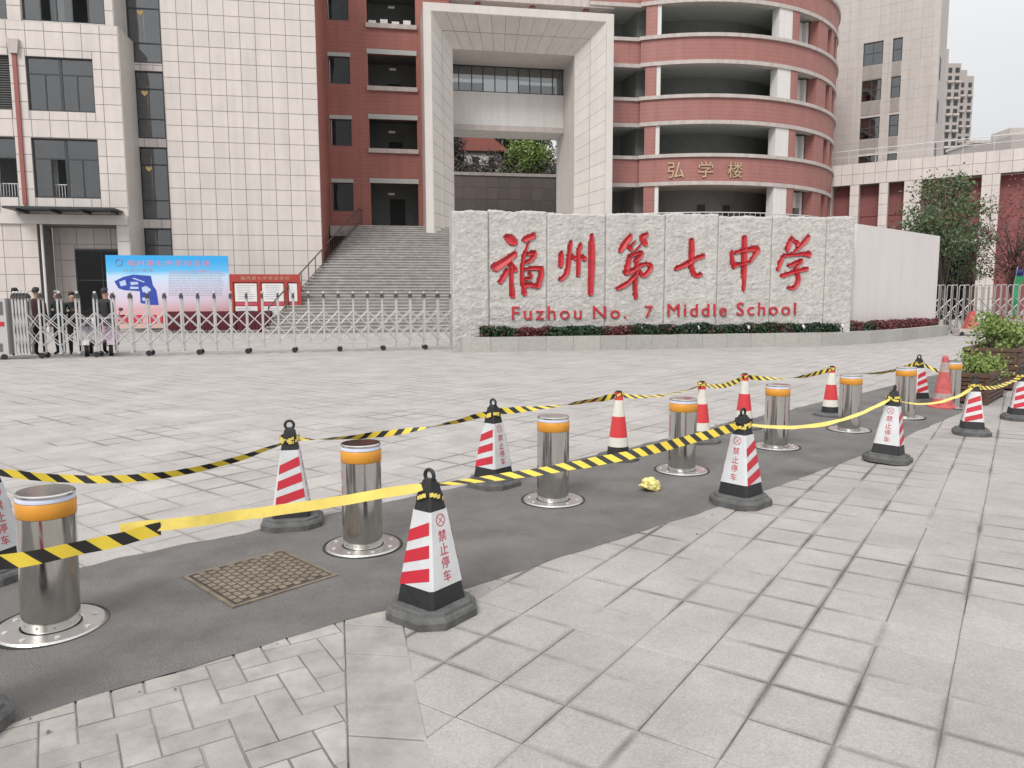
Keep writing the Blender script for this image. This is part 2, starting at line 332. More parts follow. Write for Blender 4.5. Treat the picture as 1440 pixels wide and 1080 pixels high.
def tiles(t, u0, u1, z0, z1, v, pu, pz, uo, zo, holes, material, gap=.018, d=.02, parent=None, limit=None):
    us = [u0]; k = math.ceil((u0-uo)/pu+.12)
    while uo+k*pu < u1-.12*pu: us.append(uo+k*pu); k += 1
    us.append(u1); zs = [z0]; k = math.ceil((z0-zo)/pz+.12)
    while zo+k*pz < z1-.12*pz: zs.append(zo+k*pz); k += 1
    zs.append(z1)
    for a, b in zip(us, us[1:]):
        for c, e in zip(zs, zs[1:]):
            cells = [(a, b, c, e)]
            for h in holes:
                nc = []
                for (p, q, r, s2) in cells:
                    if h[1] <= p or h[0] >= q or h[3] <= r or h[2] >= s2: nc.append((p, q, r, s2)); continue
                    if h[0] > p: nc.append((p, h[0], r, s2))
                    if h[1] < q: nc.append((h[1], q, r, s2))
                    m0, m1 = max(p, h[0]), min(q, h[1])
                    if h[2] > r: nc.append((m0, m1, r, h[2]))
                    if h[3] < s2: nc.append((m0, m1, h[3], s2))
                cells = nc
            for (p, q, r, s2) in cells:
                if q-p < .07 or s2-r < .07: continue
                t.inst('tile', tile_mesh(q-p-gap, s2-r-gap, d, material), ((p+q)/2, v, (r+s2)/2), parent=parent)
def window(t, u0, u1, z0, z1, v, cols, transoms=(), fw=.06, panes=None, low_cols=None, parent=None, glass=None, thick_mid=False):
    """frame, mullions and one pane object per light; plane at y=v"""
    mb = MB(); d0, d1 = v-.03, v+.05
    mb.box(u0, u0+fw, d0, d1, z0, z1); mb.box(u1-fw, u1, d0, d1, z0, z1); mb.box(u0+fw, u1-fw, d0, d1, z0, z0+fw); mb.box(u0+fw, u1-fw, d0, d1, z1-fw, z1)
    zs = [z0+fw, *transoms, z1-fw]; cells = []
    for k, (a, b) in enumerate(zip(zs, zs[1:])):
        n = low_cols if (low_cols and k == 0) else cols
        if k: mb.box(u0+fw, u1-fw, d0+.004, d1-.004, a-.03, a+.03)
        w = (u1-u0-2*fw)/n
        for j in range(n):
            x0 = u0+fw+j*w
            if j: hw = .06 if (thick_mid and 2*j == n) else .025; mb.box(x0-hw, x0+hw, d0+.002, d1-.002, a+(.03 if k else 0), b-(.03 if k < len(zs)-2 else 0))
            cells.append((k, j, x0, x0+w, a, b))
    f = t.part('window', mb, M_FRAME, parent)
    for (k, j, a, b, c, e) in cells:
        if panes and panes.get((k, j)) == 'open': continue
        p = MB().box(a+.012, b-.012, v+.002, v+.014, c+.012, e-.012)
        t.part('pane', p, glass or M_GLASS, f)
    return f
def railing(mb, u0, u1, v, z0, z1, step=.12, r=.012):
    mb.box(u0, u1, v-.02, v+.02, z1-.04, z1); mb.box(u0, u1, v-.012, v+.012, z0, z0+.03)
    n = max(1, int((u1-u0)/step))
    for k in range(n+1): x = u0+(u1-u0)*k/n; mb.box(x-r, x+r, v-r, v+r, z0+.03, z1-.04)
    return mb
def text_mb(s, width=None, height=None, ext=.004, spacing=1.0):
    """text as flat solid glyphs: x along, y up, z out; origin bottom-left of its box"""
    cu = bpy.data.curves.new('txt', 'FONT'); cu.body = s; cu.size = 1; cu.extrude = 0; cu.space_character = spacing; cu.resolution_u = 3
    o = bpy.data.objects.new('txt', cu); COL.objects.link(o); dg = bpy.context.evaluated_depsgraph_get()
    me = bpy.data.meshes.new_from_object(o.evaluated_get(dg)); V = np.array([v.co[:] for v in me.vertices]); Fs = [tuple(p.vertices) for p in me.polygons]
    bpy.data.objects.remove(o); bpy.data.curves.remove(cu); bpy.data.meshes.remove(me)
    V[:, :2] -= V[:, :2].min(0); e = V[:, :2].max(0)
    sx = (width/e[0]) if width else None; sy = (height/e[1]) if height else None
    sx = sx or sy; sy = sy or sx
    V[:, 0] *= sx; V[:, 1] *= sy
    mb = MB(); n = len(V); mb.v = [(a, b, ext) for a, b, _ in V]+[(a, b, 0) for a, b, _ in V]
    edges = {}
    for f in Fs:
        mb.f.append(f); mb.m.append(0)
        for k in range(len(f)): edges[(f[k], f[(k+1) % len(f)])] = 1
    for (a, b) in edges:
        if (b, a) not in edges: mb.f.append((b, a, a+n, b+n)); mb.m.append(0)
    return mb
def remap(mb, fn):
    mb.v = [tuple(fn(*p)) for p in mb.v]; return mb
def leaf_cloud(pts, size, up=.4, jitter=.5):
    """numpy quads, one leaf per point"""
    n = len(pts); pts = np.asarray(pts, float)
    d = rng.normal(size=(n, 3)); d[:, 2] += up; d /= np.linalg.norm(d, axis=1)[:, None]
    a = np.cross(d, rng.normal(size=(n, 3))); a /= np.linalg.norm(a, axis=1)[:, None]; b = np.cross(d, a)
    s = size*(1+jitter*(rng.random(n)-.5))[:, None]; a *= s; b *= s*.55
    V = np.stack([pts-a, pts+b*1.0-a*.1, pts+a, pts-b*1.0-a*.1], 1).reshape(-1, 3)
    mb = MB(); mb.v = V.tolist(); mb.f = [(4*k, 4*k+1, 4*k+2, 4*k+3) for k in range(n)]; mb.m = [0]*n; return mb

# ================================================================== GROUND
def struct(name, mb, m, **k):
    o = single(name, mb, m, None, None, **k); o['kind'] = 'structure'; return o
LOW = [(-9, -4.1), (-4, .28), (-1.67, 2.27), (-1.38, 2.52), (-.74, 3.04), (-.21, 3.43), (1.38, 4.82), (3.19, 6.52), (4.6, 8.01), (6.6, 10.1), (9.5, 13.2), (14, 18)]
UPP = [(-12, -4.4), (-5, 1.35), (-2.2, 3.75), (-1.5, 4.39), (-.37, 5.40), (.69, 6.41), (2.27, 8.05), (3.64, 9.38), (6, 11.7), (9, 14.7), (12, 18)]
def interp(L, x):
    for a, b in zip(L, L[1:]):
        if a[0] <= x <= b[0]: return a[1]+(b[1]-a[1])*(x-a[0])/(b[0]-a[0])
    return L[0][1]-50 if x < L[0][0] else L[-1][1]
MID = [(-11, -4.4), (-4.5, .8), (-1.9, 3.05), (-.3, 4.45), (1.5, 6.1), (3.4, 7.95), (7.5, 12.2), (13, 18)]
struct('ground', MB().quad((-900,-300,-.03),(900,-300,-.03),(900,1500,-.03),(-900,1500,-.03)), M_GROUND)
struct('plaza', MB().quad(*[(x, y, 0) for x, y in [(-40, -28)]+MID+[(60, 60), (60, 130), (-60, 130)]][::1]), M_PLAZA)
struct('pavement', MB().quad(*[(x, y, 0) for x, y in ([(60, 60)]+MID[::-1]+[(-40, -28), (60, -28)])][::1]), M_SLABP)
# asphalt strip, ragged along both edges, laid over the slabs
def ragged(L, amp, step=.06):
    out = []
    for a, b in zip(L, L[1:]):
        n = max(1, int(math.dist(a, b)/(step if -4 < a[0] < 8 else 1.)))
        for k in range(n):
            x, y = a[0]+(b[0]-a[0])*k/n, a[1]+(b[1]-a[1])*k/n
            j = noise.noise((x*2.3, y*2.3, 1))*amp+noise.noise((x*9, y*9, 4))*amp*.5
            out.append((x+j*.7, y-j*.7))
    return out+[L[-1]]
lo = ragged(LOW, .022); up = ragged(UPP, .06)
mb = MB(); N = 260
def resample(L, n):
    d = [0]
    for a, b in zip(L, L[1:]): d.append(d[-1]+math.dist(a, b))
    return [(float(np.interp(t, d, [p[0] for p in L])), float(np.interp(t, d, [p[1] for p in L]))) for t in np.linspace(0, d[-1], n)]
# strip of quads: match both edges by distance along the strip
e = (math.cos(R(42)), math.sin(R(42)))
ss = np.concatenate([np.linspace(-7, -2.5, 12), np.linspace(-2.4, 11, 300), np.linspace(11.2, 22, 14)])
def edge(L, ss):
    s = [p[0]*e[0]+p[1]*e[1] for p in L]; o = np.argsort(s); s = np.array(s)[o]; X = np.array(L)[o]
    return [(float(np.interp(q, s, X[:, 0])), float(np.interp(q, s, X[:, 1]))) for q in ss]
A, B = edge(lo, ss), edge(up, ss); rows = 7
for k in range(len(ss)):
    for j in range(rows):
        t_ = j/(rows-1); x = A[k][0]+(B[k][0]-A[k][0])*t_; y = A[k][1]+(B[k][1]-A[k][1])*t_
        z = (.0125 if j in (0, rows-1) else .019+.004*noise.noise((x*1.5, y*1.5, 3)))
        mb.v.append((x, y, z))
for k in range(len(ss)-1):
    for j in range(rows-1): i = k*rows+j; mb.f.append((i, i+rows, i+rows+1, i+1)); mb.m.append(0)
mb.smooth = True
struct('road', mb, M_ASPH)

def clip(poly, a, b, c):                 # keep a*x+b*y+c >= 0
    out = []
    for k in range(len(poly)):
        p, q = poly[k], poly[(k+1) % len(poly)]; fp, fq = a*p[0]+b*p[1]+c, a*q[0]+b*q[1]+c
        if fp >= 0: out.append(p)
        if (fp >= 0) != (fq >= 0): t = fp/(fp-fq); out.append((p[0]+(q[0]-p[0])*t, p[1]+(q[1]-p[1])*t))
    return out
def shrink(poly, g):
    c = (sum(p[0] for p in poly)/len(poly), sum(p[1] for p in poly)/len(poly)); n = len(poly); out = []
    a = sum(poly[k][0]*poly[(k+1)%n][1]-poly[(k+1)%n][0]*poly[k][1] for k in range(n))
    if a < 0: poly = poly[::-1]
    res = list(poly)
    for k in range(n):
        p, q = poly[k], poly[(k+1) % n]; L = math.dist(p, q)
        if L < 1e-5: continue
        nx, ny = -(q[1]-p[1])/L, (q[0]-p[0])/L
        res = clip(res, nx, ny, -(nx*p[0]+ny*p[1])-g)
        if len(res) < 3: return None
    return res
SLAB_ME = {}
def slab(parent, poly, material, top, gap=.004, name='slab', bev=.004):
    q = shrink(poly, gap)
    if not q: return None
    ar = abs(sum(q[k][0]*q[(k+1)%len(q)][1]-q[(k+1)%len(q)][0]*q[k][1] for k in range(len(q))))/2
    if ar < .0012: return None
    cx, cy = sum(p[0] for p in q)/len(q), sum(p[1] for p in q)/len(q)
    loc = [(p[0]-cx, p[1]-cy) for p in q]; key = (material.name, round(top, 4), tuple((round(a, 3), round(b, 3)) for a, b in loc))
    if key not in SLAB_ME:
        inn = shrink(loc, bev) or loc; m = MB(); n = len(loc)
        if len(inn) == n:
            # match order
            k0 = min(range(n), key=lambda k: math.dist(inn[k], loc[0])); inn = inn[k0:]+inn[:k0]
            m.v = [(a, b, .001) for a, b in loc]+[(a, b, top-.003) for a, b in loc]+[(a, b, top) for a, b in inn]
            for k in range(n):
                m.f += [(k, (k+1)%n, n+(k+1)%n, n+k), (n+k, n+(k+1)%n, 2*n+(k+1)%n, 2*n+k)]; m.m += [0, 0]
            m.f.append(tuple(range(2*n, 3*n))); m.m.append(0)
        else: m.prism(loc, .001, top)
        SLAB_ME[key] = m.mesh(name, material)
    o = bpy.data.objects.new(name, SLAB_ME[key]); COL.objects.link(o); o.parent = parent; o.location = (cx, cy, random.uniform(-.0008, .0012))
    o.rotation_euler = (random.uniform(-.0025, .0025), random.uniform(-.0025, .0025), 0)
    return o
pav = bpy.data.objects['pavement']; plz = bpy.data.objects['plaza']
BL = [(-.73, 3.07), (-.49, 2.06)]; BR_ = [(-.47, 3.04), (-.26, 2.06)]
def line(p, q):                          # half-plane to the right of p->q when q is nearer the camera
    a, b = (q[1]-p[1]), -(q[0]-p[0]); return a, b, -(a*p[0]+b*p[1])
lL = line(*BL); lR = line(*BR_)
if lL[0]*5+lL[1]*2.5+lL[2] < 0: lL = tuple(-x for x in lL)
if lR[0]*5+lR[1]*2.5+lR[2] < 0: lR = tuple(-x for x in lR)
nL = math.hypot(lL[0], lL[1]); lL = tuple(x/nL for x in lL); nR = math.hypot(lR[0], lR[1]); lR = tuple(x/nR for x in lR)
def px(P):
    X, Y, Z = P[0], P[1], P[2]-CAM_H; d = Y*math.cos(PITCH)-Z*math.sin(PITCH)
    if d < .05: return None
    return 720+FPX*X/d, 540-FPX*(Y*math.sin(PITCH)+Z*math.cos(PITCH))/d
def inview(x, y, m=60):
    q = px((x, y, 0)); return q is not None and -m < q[0] < 1440+m and q[1] < 1080+m
def rotpoly(c, s, a, b, ang):
    ca, sa = math.cos(ang), math.sin(ang)
    return [(ca*x-sa*y, sa*x+ca*y) for x, y in ((c, s), (c+a, s), (c+a, s+b), (c, s+b))]
# pavement slabs right of the band: 0.27 m squares, some doubled
th = R(55.5); P = .268; e0 = 3.142; n0 = -.133   # along e, along n=(sin,-cos)
used = set(); cand = []; placed = set()
# local axes: x along e, y along -n (left)
for i in range(-8, 22):
    for j in range(-14, 22):
        if (i, j) in used: continue
        w_, h_ = 1, 1
        r_ = random.random()
        if r_ < .16 and (i+1, j) not in used: w_ = 2
        elif r_ < .26 and (i, j+1) not in used: h_ = 2
        for a in range(w_):
            for b in range(h_): used.add((i+a, j+b))
        q = rotpoly(e0+i*P, -n0+j*P, w_*P, h_*P, th)
        cx, cy = sum(p[0] for p in q)/4, sum(p[1] for p in q)/4
        if cy > interp(LOW, cx)+.33 or cy > 9.5: continue
        if not inview(cx, cy): continue
        if all(lR[0]*p[0]+lR[1]*p[1]+lR[2] < 0 for p in q): continue
        cand.append((cy, q)); placed |= {(i+a, j+b) for a in range(w_) for b in range(h_)}
cand.sort(key=lambda c: c[0])
for k, (cy, q) in enumerate(cand):
    q = clip(q, *lR)
    if len(q) >= 3 and k < 300: slab(pav, q, M_SLABP, .011, gap=random.choice([.0008, .001, .0015, .002, .0035]))
# the rest of the slabs in view, joined
mb = MB()
for cy, q in cand[300:]:
    q = shrink(q, .003)
    if q: mb.prism(q, .001, .011)
for i in range(-40, 70):
    for j in range(-50, 40):
        q = rotpoly(e0+i*P, -n0+j*P, P, P, th); cx, cy = sum(p[0] for p in q)/4, sum(p[1] for p in q)/4
        if (i, j) in placed: continue
        if not (-3 < cx < 14 and -1.5 < cy < interp(LOW, cx)+.3): continue
        q = clip(q, *lR)
        q = shrink(q, .003) if len(q) >= 3 else None
        if q: mb.prism(q, .001, .011)
if mb.f:
    o = bpy.data.objects.new('slab_field', mb.mesh('slab_field', M_SLABP)); COL.objects.link(o); o.parent = pav; o['kind'] = 'stuff'
bp = [(-4.2, -1.6)]+[(x, y+.2) for x, y in LOW if -4.2 < x < 14]+[(14, 17.5), (14, -1.6)]
jb = bpy.data.objects.new('joint_bed', MB().quad(*[(x, y, .004) for x, y in bp]).mesh('joint_bed', M_JOINT)); COL.objects.link(jb); jb.parent = pav
# band of plain slabs
d = np.array([BL[1][0]-BL[0][0], BL[1][1]-BL[0][1]]); d /= np.linalg.norm(d)
def bpt(L, s): p = np.array(L[0])+d*s; return (float(p[0]), float(p[1]))
cuts = [-.35, .04, .31, .88, 1.45, 2.0, 2.6, 3.2, 3.8, 4.4]
for a, b in zip(cuts, cuts[1:]): slab(pav, [bpt(BL, a), bpt(BR_, a), bpt(BR_, b), bpt(BL, b)], M_BRICKP, .012, gap=.003)
# herringbone pavers left of the band
th2 = R(32); W = .107
hb_ = MB()
for i in range(-50, 30):
    for j in range(-20, 50):
        k = (i-j) % 4
        if k not in (0, 3): continue
        q = rotpoly(i*W, j*W, 2*W if k == 0 else W, W if k == 0 else 2*W, th2); cx, cy = sum(p[0] for p in q)/4, sum(p[1] for p in q)/4
        if cx < -4 or cy < -1.4 or cy > interp(LOW, cx)+.12: continue
        q = clip(q, -lL[0], -lL[1], -lL[2])
        if len(q) >= 3 and not inview(cx, cy, 90):
            q = shrink(q, .0025)
            if q: hb_.prism(q, .001, .010)
        elif len(q) >= 3: slab(pav, q, M_BRICKP, random.uniform(.0085, .0115), gap=random.choice([.002, .0025, .004]), name='paver')
o = bpy.data.objects.new('paver_field', hb_.mesh('paver_field', M_BRICKP)); COL.objects.link(o); o.parent = pav; o['kind'] = 'stuff'
# plaza slabs just inside the strip
th3 = R(51); P3 = .3; cand = []; used = set()
for i in range(-12, 40):
    for j in range(-20, 40):
        if (i, j) in used: continue
        w_ = 2 if random.random() < .3 and (i+1, j) not in used else 1
        for a in range(w_): used.add((i+a, j))
        q = rotpoly(i*P3, j*P3, w_*P3, P3, th3); cx, cy = sum(p[0] for p in q)/4, sum(p[1] for p in q)/4
        if cy < interp(UPP, cx)-.35 or not inview(cx, cy, 30): continue
        cand.append((cy, q))
cand.sort(key=lambda c: c[0])
for cy, q in cand[:300]: slab(plz, q, M_SLABZ, .010, gap=random.choice([.0015, .002, .0035, .005]))

# ================================================================== SCHOOL FRONT
VL, VB, VS, VR, VP = 38.7, 40.4, 40.9, 47.9, 44.7
# ---- left block
t = T('school_building', 'beige tiled school block with wide dark-framed windows, red downpipe and entrance canopy', 'building', (-14.4, VL, 0), FAC)
H1 = [(-15.95, -13.1, 6.3, 9.02), (-15.95, -13.1, 10.25, 12.66), (-19.6, -16.64, 6.3, 9.02), (-19.6, -16.64, 10.25, 12.66), (-15.97, -12.5, -.1, 5.08)]
H2 = [(-16.1, -12.57, 14.38, 17.4), (-19.6, -16.75, 14.38, 17.4)]
mb = MB(); wall_holes(mb, -22, -11.93, 0, 14.2, VL, H1, .3)
mb.quad((-22,VL,14.2),(-11.93,VL,14.2),(-11.93,VL+.4,14.2),(-22,VL+.4,14.2)); wall_holes(mb, -22, -12.2, 14.2, 22, VL+.4, H2, .3)
mb.quad((-11.93,VL,0),(-11.93,VS+.2,0),(-11.93,VS+.2,14.2),(-11.93,VL,14.2)); mb.quad((-12.2,VL+.4,14.2),(-12.2,VS+.2,14.2),(-12.2,VS+.2,22),(-12.2,VL+.4,22))
wl = t.part('wall', mb, M_TILEJ)
# plain cladding of the block's return
mb = MB().box(-11.93, -11.91, VL, VS, 0, 14.2); mb.box(-12.2, -12.18, VL+.4, VS, 14.21, 22); t.part('side_cladding', mb, M_TILE2)
tiles(t, -20.2, -11.93, 0, 14.2, VL, .79, .79, -11.93, 5.1, H1, M_TILE)
tiles(t, -18.2, -12.2, 14.2, 17.0, VL+.4, .79, .79, -12.2, 14.2, H2, M_TILED if False else M_TILE)
pn = {(0, 1): 'open'}
window(t, -15.95, -13.1, 6.3, 9.02, VL+.12, 2, (8.1,), low_cols=4, panes=pn, thick_mid=True)
window(t, -15.95, -13.1, 10.25, 12.66, VL+.12, 2, (11.92,), low_cols=4, thick_mid=True)
window(t, -19.6, -16.64, 6.3, 9.02, VL+.12, 2, (8.1,), low_cols=4, panes={(0, 3): 'open', (0, 2): 'open'}, thick_mid=True)
window(t, -16.1, -12.57, 14.38, 17.4, VL+.52, 2, (16.6,), low_cols=5, panes={(0, 1): 'open', (0, 3): 'open'}, thick_mid=True)
window(t, -19.6, -16.75, 14.38, 17.4, VL+.52, 2, (16.6,), low_cols=4)
lv = t.part('louvre_screen', MB().box(-19.6, -16.64, VL+.2, VL+.25, 10.25, 12.66), M_FRAME)
sl = MB().box(-19.55, -16.68, -.03, .03, -.012, .012).mesh('slat', M_LOUV)
for k in range(22): t.inst('slat', sl, (0, VL+.15, 10.32+k*.108), (R(-30), 0, 0), parent=lv)
for (a, b, z) in ((-15.9, -13.15, 6.36), (-19.5, -16.7, 6.36)): t.part('railing', railing(MB(), a, b, VL+.35, z, z+.62), M_RAILW)
for q in ((-15.8, -15.2, 6.4, 8.9, .8), (-13.9, -13.2, 6.4, 8.9, .8), (-15.8, -14.6, 10.3, 12.6, .8), (-14.4, -13.2, 10.3, 12.6, .8), (-15.2, -14.6, 14.4, 17.3, 1.2)): t.part('curtain', MB().box(q[0], q[1], VL+q[4], VL+q[4]+.02, q[2], q[3]), M_CURT)
mb = MB()
for z in (5.5, 9.5, 13.4, 17.6): mb.box(-21.9, -12.0, VL+.31, VL+4, z, z+.25)
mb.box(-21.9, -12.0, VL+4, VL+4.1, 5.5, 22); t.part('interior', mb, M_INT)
t.part('downpipe', MB().box(-16.46, -16.29, VL-.12, VL-.02, 5.95, 12.72), M_PIPE)
t.part('rainwater_head', MB().prism([(-16.62, 13.35), (-16.12, 13.35), (-16.2, 12.72), (-16.54, 12.72)], VL-.2, VL-.021, axis='y'), M_LEDGE)
# canopy
cn = t.part('canopy', MB().box(-16.85, -12.15, VL-1.25, VL-.02, 5.66, 5.74), M_FRAME)
for u in (-16.3, -14.9, -13.6, -12.4): t.part('bracket', MB().prism([(VL-1.2, 5.655), (VL-.025, 5.655), (VL-.025, 5.40)], u-.04, u+.04) if False else MB().box(u-.04, u+.04, VL-1.15, VL-.03, 5.55, 5.655), M_FRAME, cn)
t.part('beam', MB().box(-17.6, -11.95, VL-.14, VL-.021, 5.08, 5.52), M_TILE2)
# entrance recess
mb = MB().box(-15.96, -12.51, VL+1.6, VL+1.7, 0, 5.07); mb.box(-16.3, -15.975, VL+.3, VL+1.6, 0, 5.07); mb.box(-12.49, -12.2, VL+.3, VL+1.6, 0, 5.07); mb.box(-16.2, -12.3, VL+.29, VL+1.65, 5.075, 5.3)
t.part('entrance_recess', mb, M_TILEJ)
tiles(t, -15.96, -12.51, 0, 5.07, VL+1.6, .79, .79, -12.5, 5.07, [(-14.99, -12.5, -.1, 4.05)], M_TILE)
window(t, -14.99, -12.52, 0.02, 4.0, VL+1.56, 2, (2.5,), fw=.08, glass=M_GLASSD)
t.part('downpipe', MB().tube([(-15.75, VL-.1, 0), (-15.75, VL-.1, 5.05)], .06), M_WHITE)
t.part('plinth', MB().box(-22, -11.9, VL-.06, VL-.021, 0, .25), M_KERB)
# ---- beige gable block with stair windows
t = T('school_building', 'plain beige tiled gable block with one narrow strip of stair windows', 'building', (-7, VB, 0), FAC)
mb = MB(); mb.quad((-10.45,VB,0),(-3.08,VB,0),(-3.08,VB,24),(-10.45,VB,24)); mb.quad((-10.45,VB,0),(-10.45,VB,24),(-10.45,VS,24),(-10.45,VS,0))
SW = [(-12.15, -10.6, .9, 5.15), (-12.15, -10.6, 5.6, 9.17), (-12.15, -10.6, 9.6, 12.86), (-12.15, -10.6, 13.25, 16.7), (-12.15, -10.6, 17.1, 20.5)]
wall_holes(mb, -12.3, -10.45, 0, 24, VS, SW, .2)
t.part('wall', mb, M_TILEJ)
t.part('side_wall', MB().box(-3.08, -3.06, VB+.02, VR+.3, 0, 24), M_RED, label='brick red side wall in shade')
tiles(t, -10.45, -3.08, .0, 17.2, VB, .737, .765, -10.45, 5.58, [], M_TILE)
tiles(t, -12.25, -10.45, .0, 17.2, VS, .6, .8, -12.25, 5.15, SW, M_TILE)
for k, (a, b, c, d_) in enumerate(SW):
    f = window(t, a, b, c, d_, VS+.08, 1, (c+.95, d_-.85), low_cols=1, panes={})
    t.part('railing', railing(MB(), a+.1, b-.1, VS+.5, c+.75, c+1.75, .1), M_RAILW)
    t.part('apron', MB().box(a+.06, b-.06, VS+.2, VS+.24, c+.02, c+.72), M_WHITE)
    if k in (1, 2, 3):
        hx, hz = a+.62, d_-1.05
        hp = [(hx+.15*.0625*16*math.sin(q)**3, hz+.15/16*(13*math.cos(q)-5*math.cos(2*q)-2*math.cos(3*q)-math.cos(4*q))) for q in np.linspace(0, 2*math.pi, 20, endpoint=False)]
        t.part('heart_sticker', MB().prism(hp, VS+.062, VS+.072, axis='y'), mat('sticker_yellow', (.7, .5, .2), .5), f)
mb = MB()
for z in (5.2, 9.2, 12.9, 16.75): mb.box(-12.2, -10.5, VS+.25, VS+3, z, z+.3)
mb.box(-12.2, -10.5, VS+3, VS+3.1, 0, 24); mb.box(-12.3, -12.22, VS+.25, VS+3, 0, 24); mb.box(-10.46, -10.4, VS+.25, VS+3, 0, 24); t.part('interior', mb, M_INT)
# ---- red wing left of the portal
t = T('school_building', 'brick red wing with small square and wide open corridor windows behind stairs', 'building', (0, VR, 0), FAC)
SM = [(-2.95, -1.68, 7.0, 8.72), (-2.95, -1.68, 10.93, 12.52), (-2.95, -1.68, 14.6, 16.2), (-2.95, -1.68, 18.3, 20.0)]
BG = [(-.6, 2.33, 5.9, 8.76), (-.6, 2.33, 10.8, 12.62), (-.6, 2.33, 14.52, 16.47), (-.6, 2.33, 18.2, 20.2)]
mb = wall_holes(MB(), -3.06, 4.4, 0, 24, VR, SM+BG, .3); t.part('wall', mb, M_RED)
for (a, b, c, d_) in BG[1:]: t.part('sill', MB().box(a-.08, b+.06, VR-.16, VR-.002, c-.24, c+.02), M_LEDGE)
for (a, b, c, d_) in BG: t.part('lintel', MB().box(a-.06, b+.04, VR-.06, VR-.002, d_-.02, d_+.26), M_CEIL)
for (a, b, c, d_) in SM: t.part('lintel', MB().box(a-.04, b+.04, VR-.04, VR-.002, d_, d_+.22), M_CEIL)
for (a, b, c, d_) in SM:
    f = MB().box(a, a+.06, VR+.1, VR+.16, c, d_); f.box(b-.06, b, VR+.1, VR+.16, c, d_); f.box(a+.06, b-.06, VR+.1, VR+.16, c, c+.06); f.box(a+.06, b-.06, VR+.1, VR+.16, d_-.06, d_)
    f = t.part('window', f, M_FRAME); t.part('pane', MB().box(a+.07, b-.07, VR+.12, VR+.13, c+.07, d_-.07), M_GLASSD, f)
for (a, b, c, d_) in SM+BG:
    um = (a+b)/2+random.uniform(-.2, .2); t.part('hanging_sign', MB().box(um-.2, um+.2, VR+1.3, VR+1.33, d_-.55, d_-.42), M_WHITE)
mb = MB()
for z in (5.6, 9.4, 13.1, 16.8, 20.6): mb.box(-3.05, 4.3, VR+.31, VR+3.2, z, z+.3)
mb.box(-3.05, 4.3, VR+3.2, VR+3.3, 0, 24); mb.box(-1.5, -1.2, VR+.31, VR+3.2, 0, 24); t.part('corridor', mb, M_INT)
for q in ((.6, 1.5, 9.7, 11.9), (.6, 1.5, 13.4, 15.6), (.6, 1.6, 5.9, 8.2)): t.part('corridor_door', MB().box(q[0], q[1], VR+3.16, VR+3.19, q[2], q[3]), M_INTD)
mb = MB()
for k in range(4): mb.box(-.5+k*.7, -.05+k*.7, VR+.25, VR+.5, 18.2, 18.5+.1*(k % 2))
t.part('stacked_books', mb, M_WHITE)
t.part('upper_storey', MB().box(3.0, 14.95, VR, 50.4, 20.42, 24), M_RED)
t.part('upper_slab_edge', MB().box(2.95, 15.0, VR-.12, 50.45, 19.95, 20.418), M_LEDGE)
t.part('upper_back_wall', MB().box(2.4, 15.0, 50.5, 50.7, 17.6, 20.0), M_INT)
for x in (672, 749, 824):
    u, _ = F(x, 8, VR+.3); t.part('red_lamp', MB().lathe([(.16, 19.72), (.2, 19.8), (.16, 19.94)], 12, c=(u, VR-.3+.6, 0)), M_PIPE)
# ---- entrance portal
t = T('entrance_portal', 'tall pale tiled entrance portal with splayed inner faces above the stairs', 'portal', (8.3, VP, 0), FAC)
a0, a1, zt = 2.62, 14.0, 18.45; lip = .45; b0, b1, zb = 4.43, 11.97, 16.43; v1, v2 = VP+1.5, 49.0
mb = MB()
mb.quad((a0,VP,0),(a0+lip,VP,0),(a0+lip,VP,zt-lip),(a0,VP,zt)); mb.quad((a1-lip,VP,0),(a1,VP,0),(a1,VP,zt),(a1-lip,VP,zt-lip)); mb.quad((a0,VP,zt),(a0+lip,VP,zt-lip),(a1-lip,VP,zt-lip),(a1,VP,zt))
mb.quad((a0,VP,0),(a0,VP,zt),(a0,50,zt),(a0,50,0)); mb.quad((a1,VP,0),(a1,50,0),(a1,50,zt),(a1,VP,zt)); mb.quad((a0,VP,zt),(a1,VP,zt),(a1,50,zt),(a0,50,zt))
mb.quad((b0,v1,0),(b0,51,0),(b0,51,zb),(b0,v1,zb)); mb.quad((b1,v1,0),(b1,v1,zb),(b1,51,zb),(b1,51,0)); mb.quad((b0,v1,zb),(b0,51,zb),(b1,51,zb),(b1,v1,zb))
t.part('frame', mb, M_TILE2)
mb = MB(); mb.quad((a0+lip,VP,0),(b0,v1,0),(b0,v1,zb),(a0+lip,VP,zt-lip)); mb.quad((b1,v1,0),(a1-lip,VP,0),(a1-lip,VP,zt-lip),(b1,v1,zb)); mb.quad((a0+lip,VP,zt-lip),(b0,v1,zb),(b1,v1,zb),(a1-lip,VP,zt-lip))
t.part('splay_backing', mb, M_TILEJ)
def splay(P00, P10, P11, P01, nu, nv, gap=.018, nrm=None):
    """tiles on a planar quad, each its own piece"""
    P00, P10, P11, P01 = map(Vector, (P00, P10, P11, P01)); nn = (P10-P00).cross(P01-P00).normalized()
    for i in range(nu):
        for j in range(nv):
            def q(a, b): return (P00*(1-a)+P10*a)*(1-b)+(P01*(1-a)+P11*a)*b
            c = [q(i/nu, j/nv), q((i+1)/nu, j/nv), q((i+1)/nu, (j+1)/nv), q(i/nu, (j+1)/nv)]; ce = sum(c, Vector())/4
            c = [ce+(p-ce)*(1-2*gap/max(.3, (c[0]-c[2]).length)) for p in c]; m = MB(); k = [p+nn*.02 for p in c]
            m.v = [tuple(p) for p in c]+[tuple(p) for p in k]; m.f = [(4,5,6,7),(0,1,5,4),(1,2,6,5),(2,3,7,6),(3,0,4,7)]; m.m = [0]*5
            t.part('tile', m, M_TILE2)
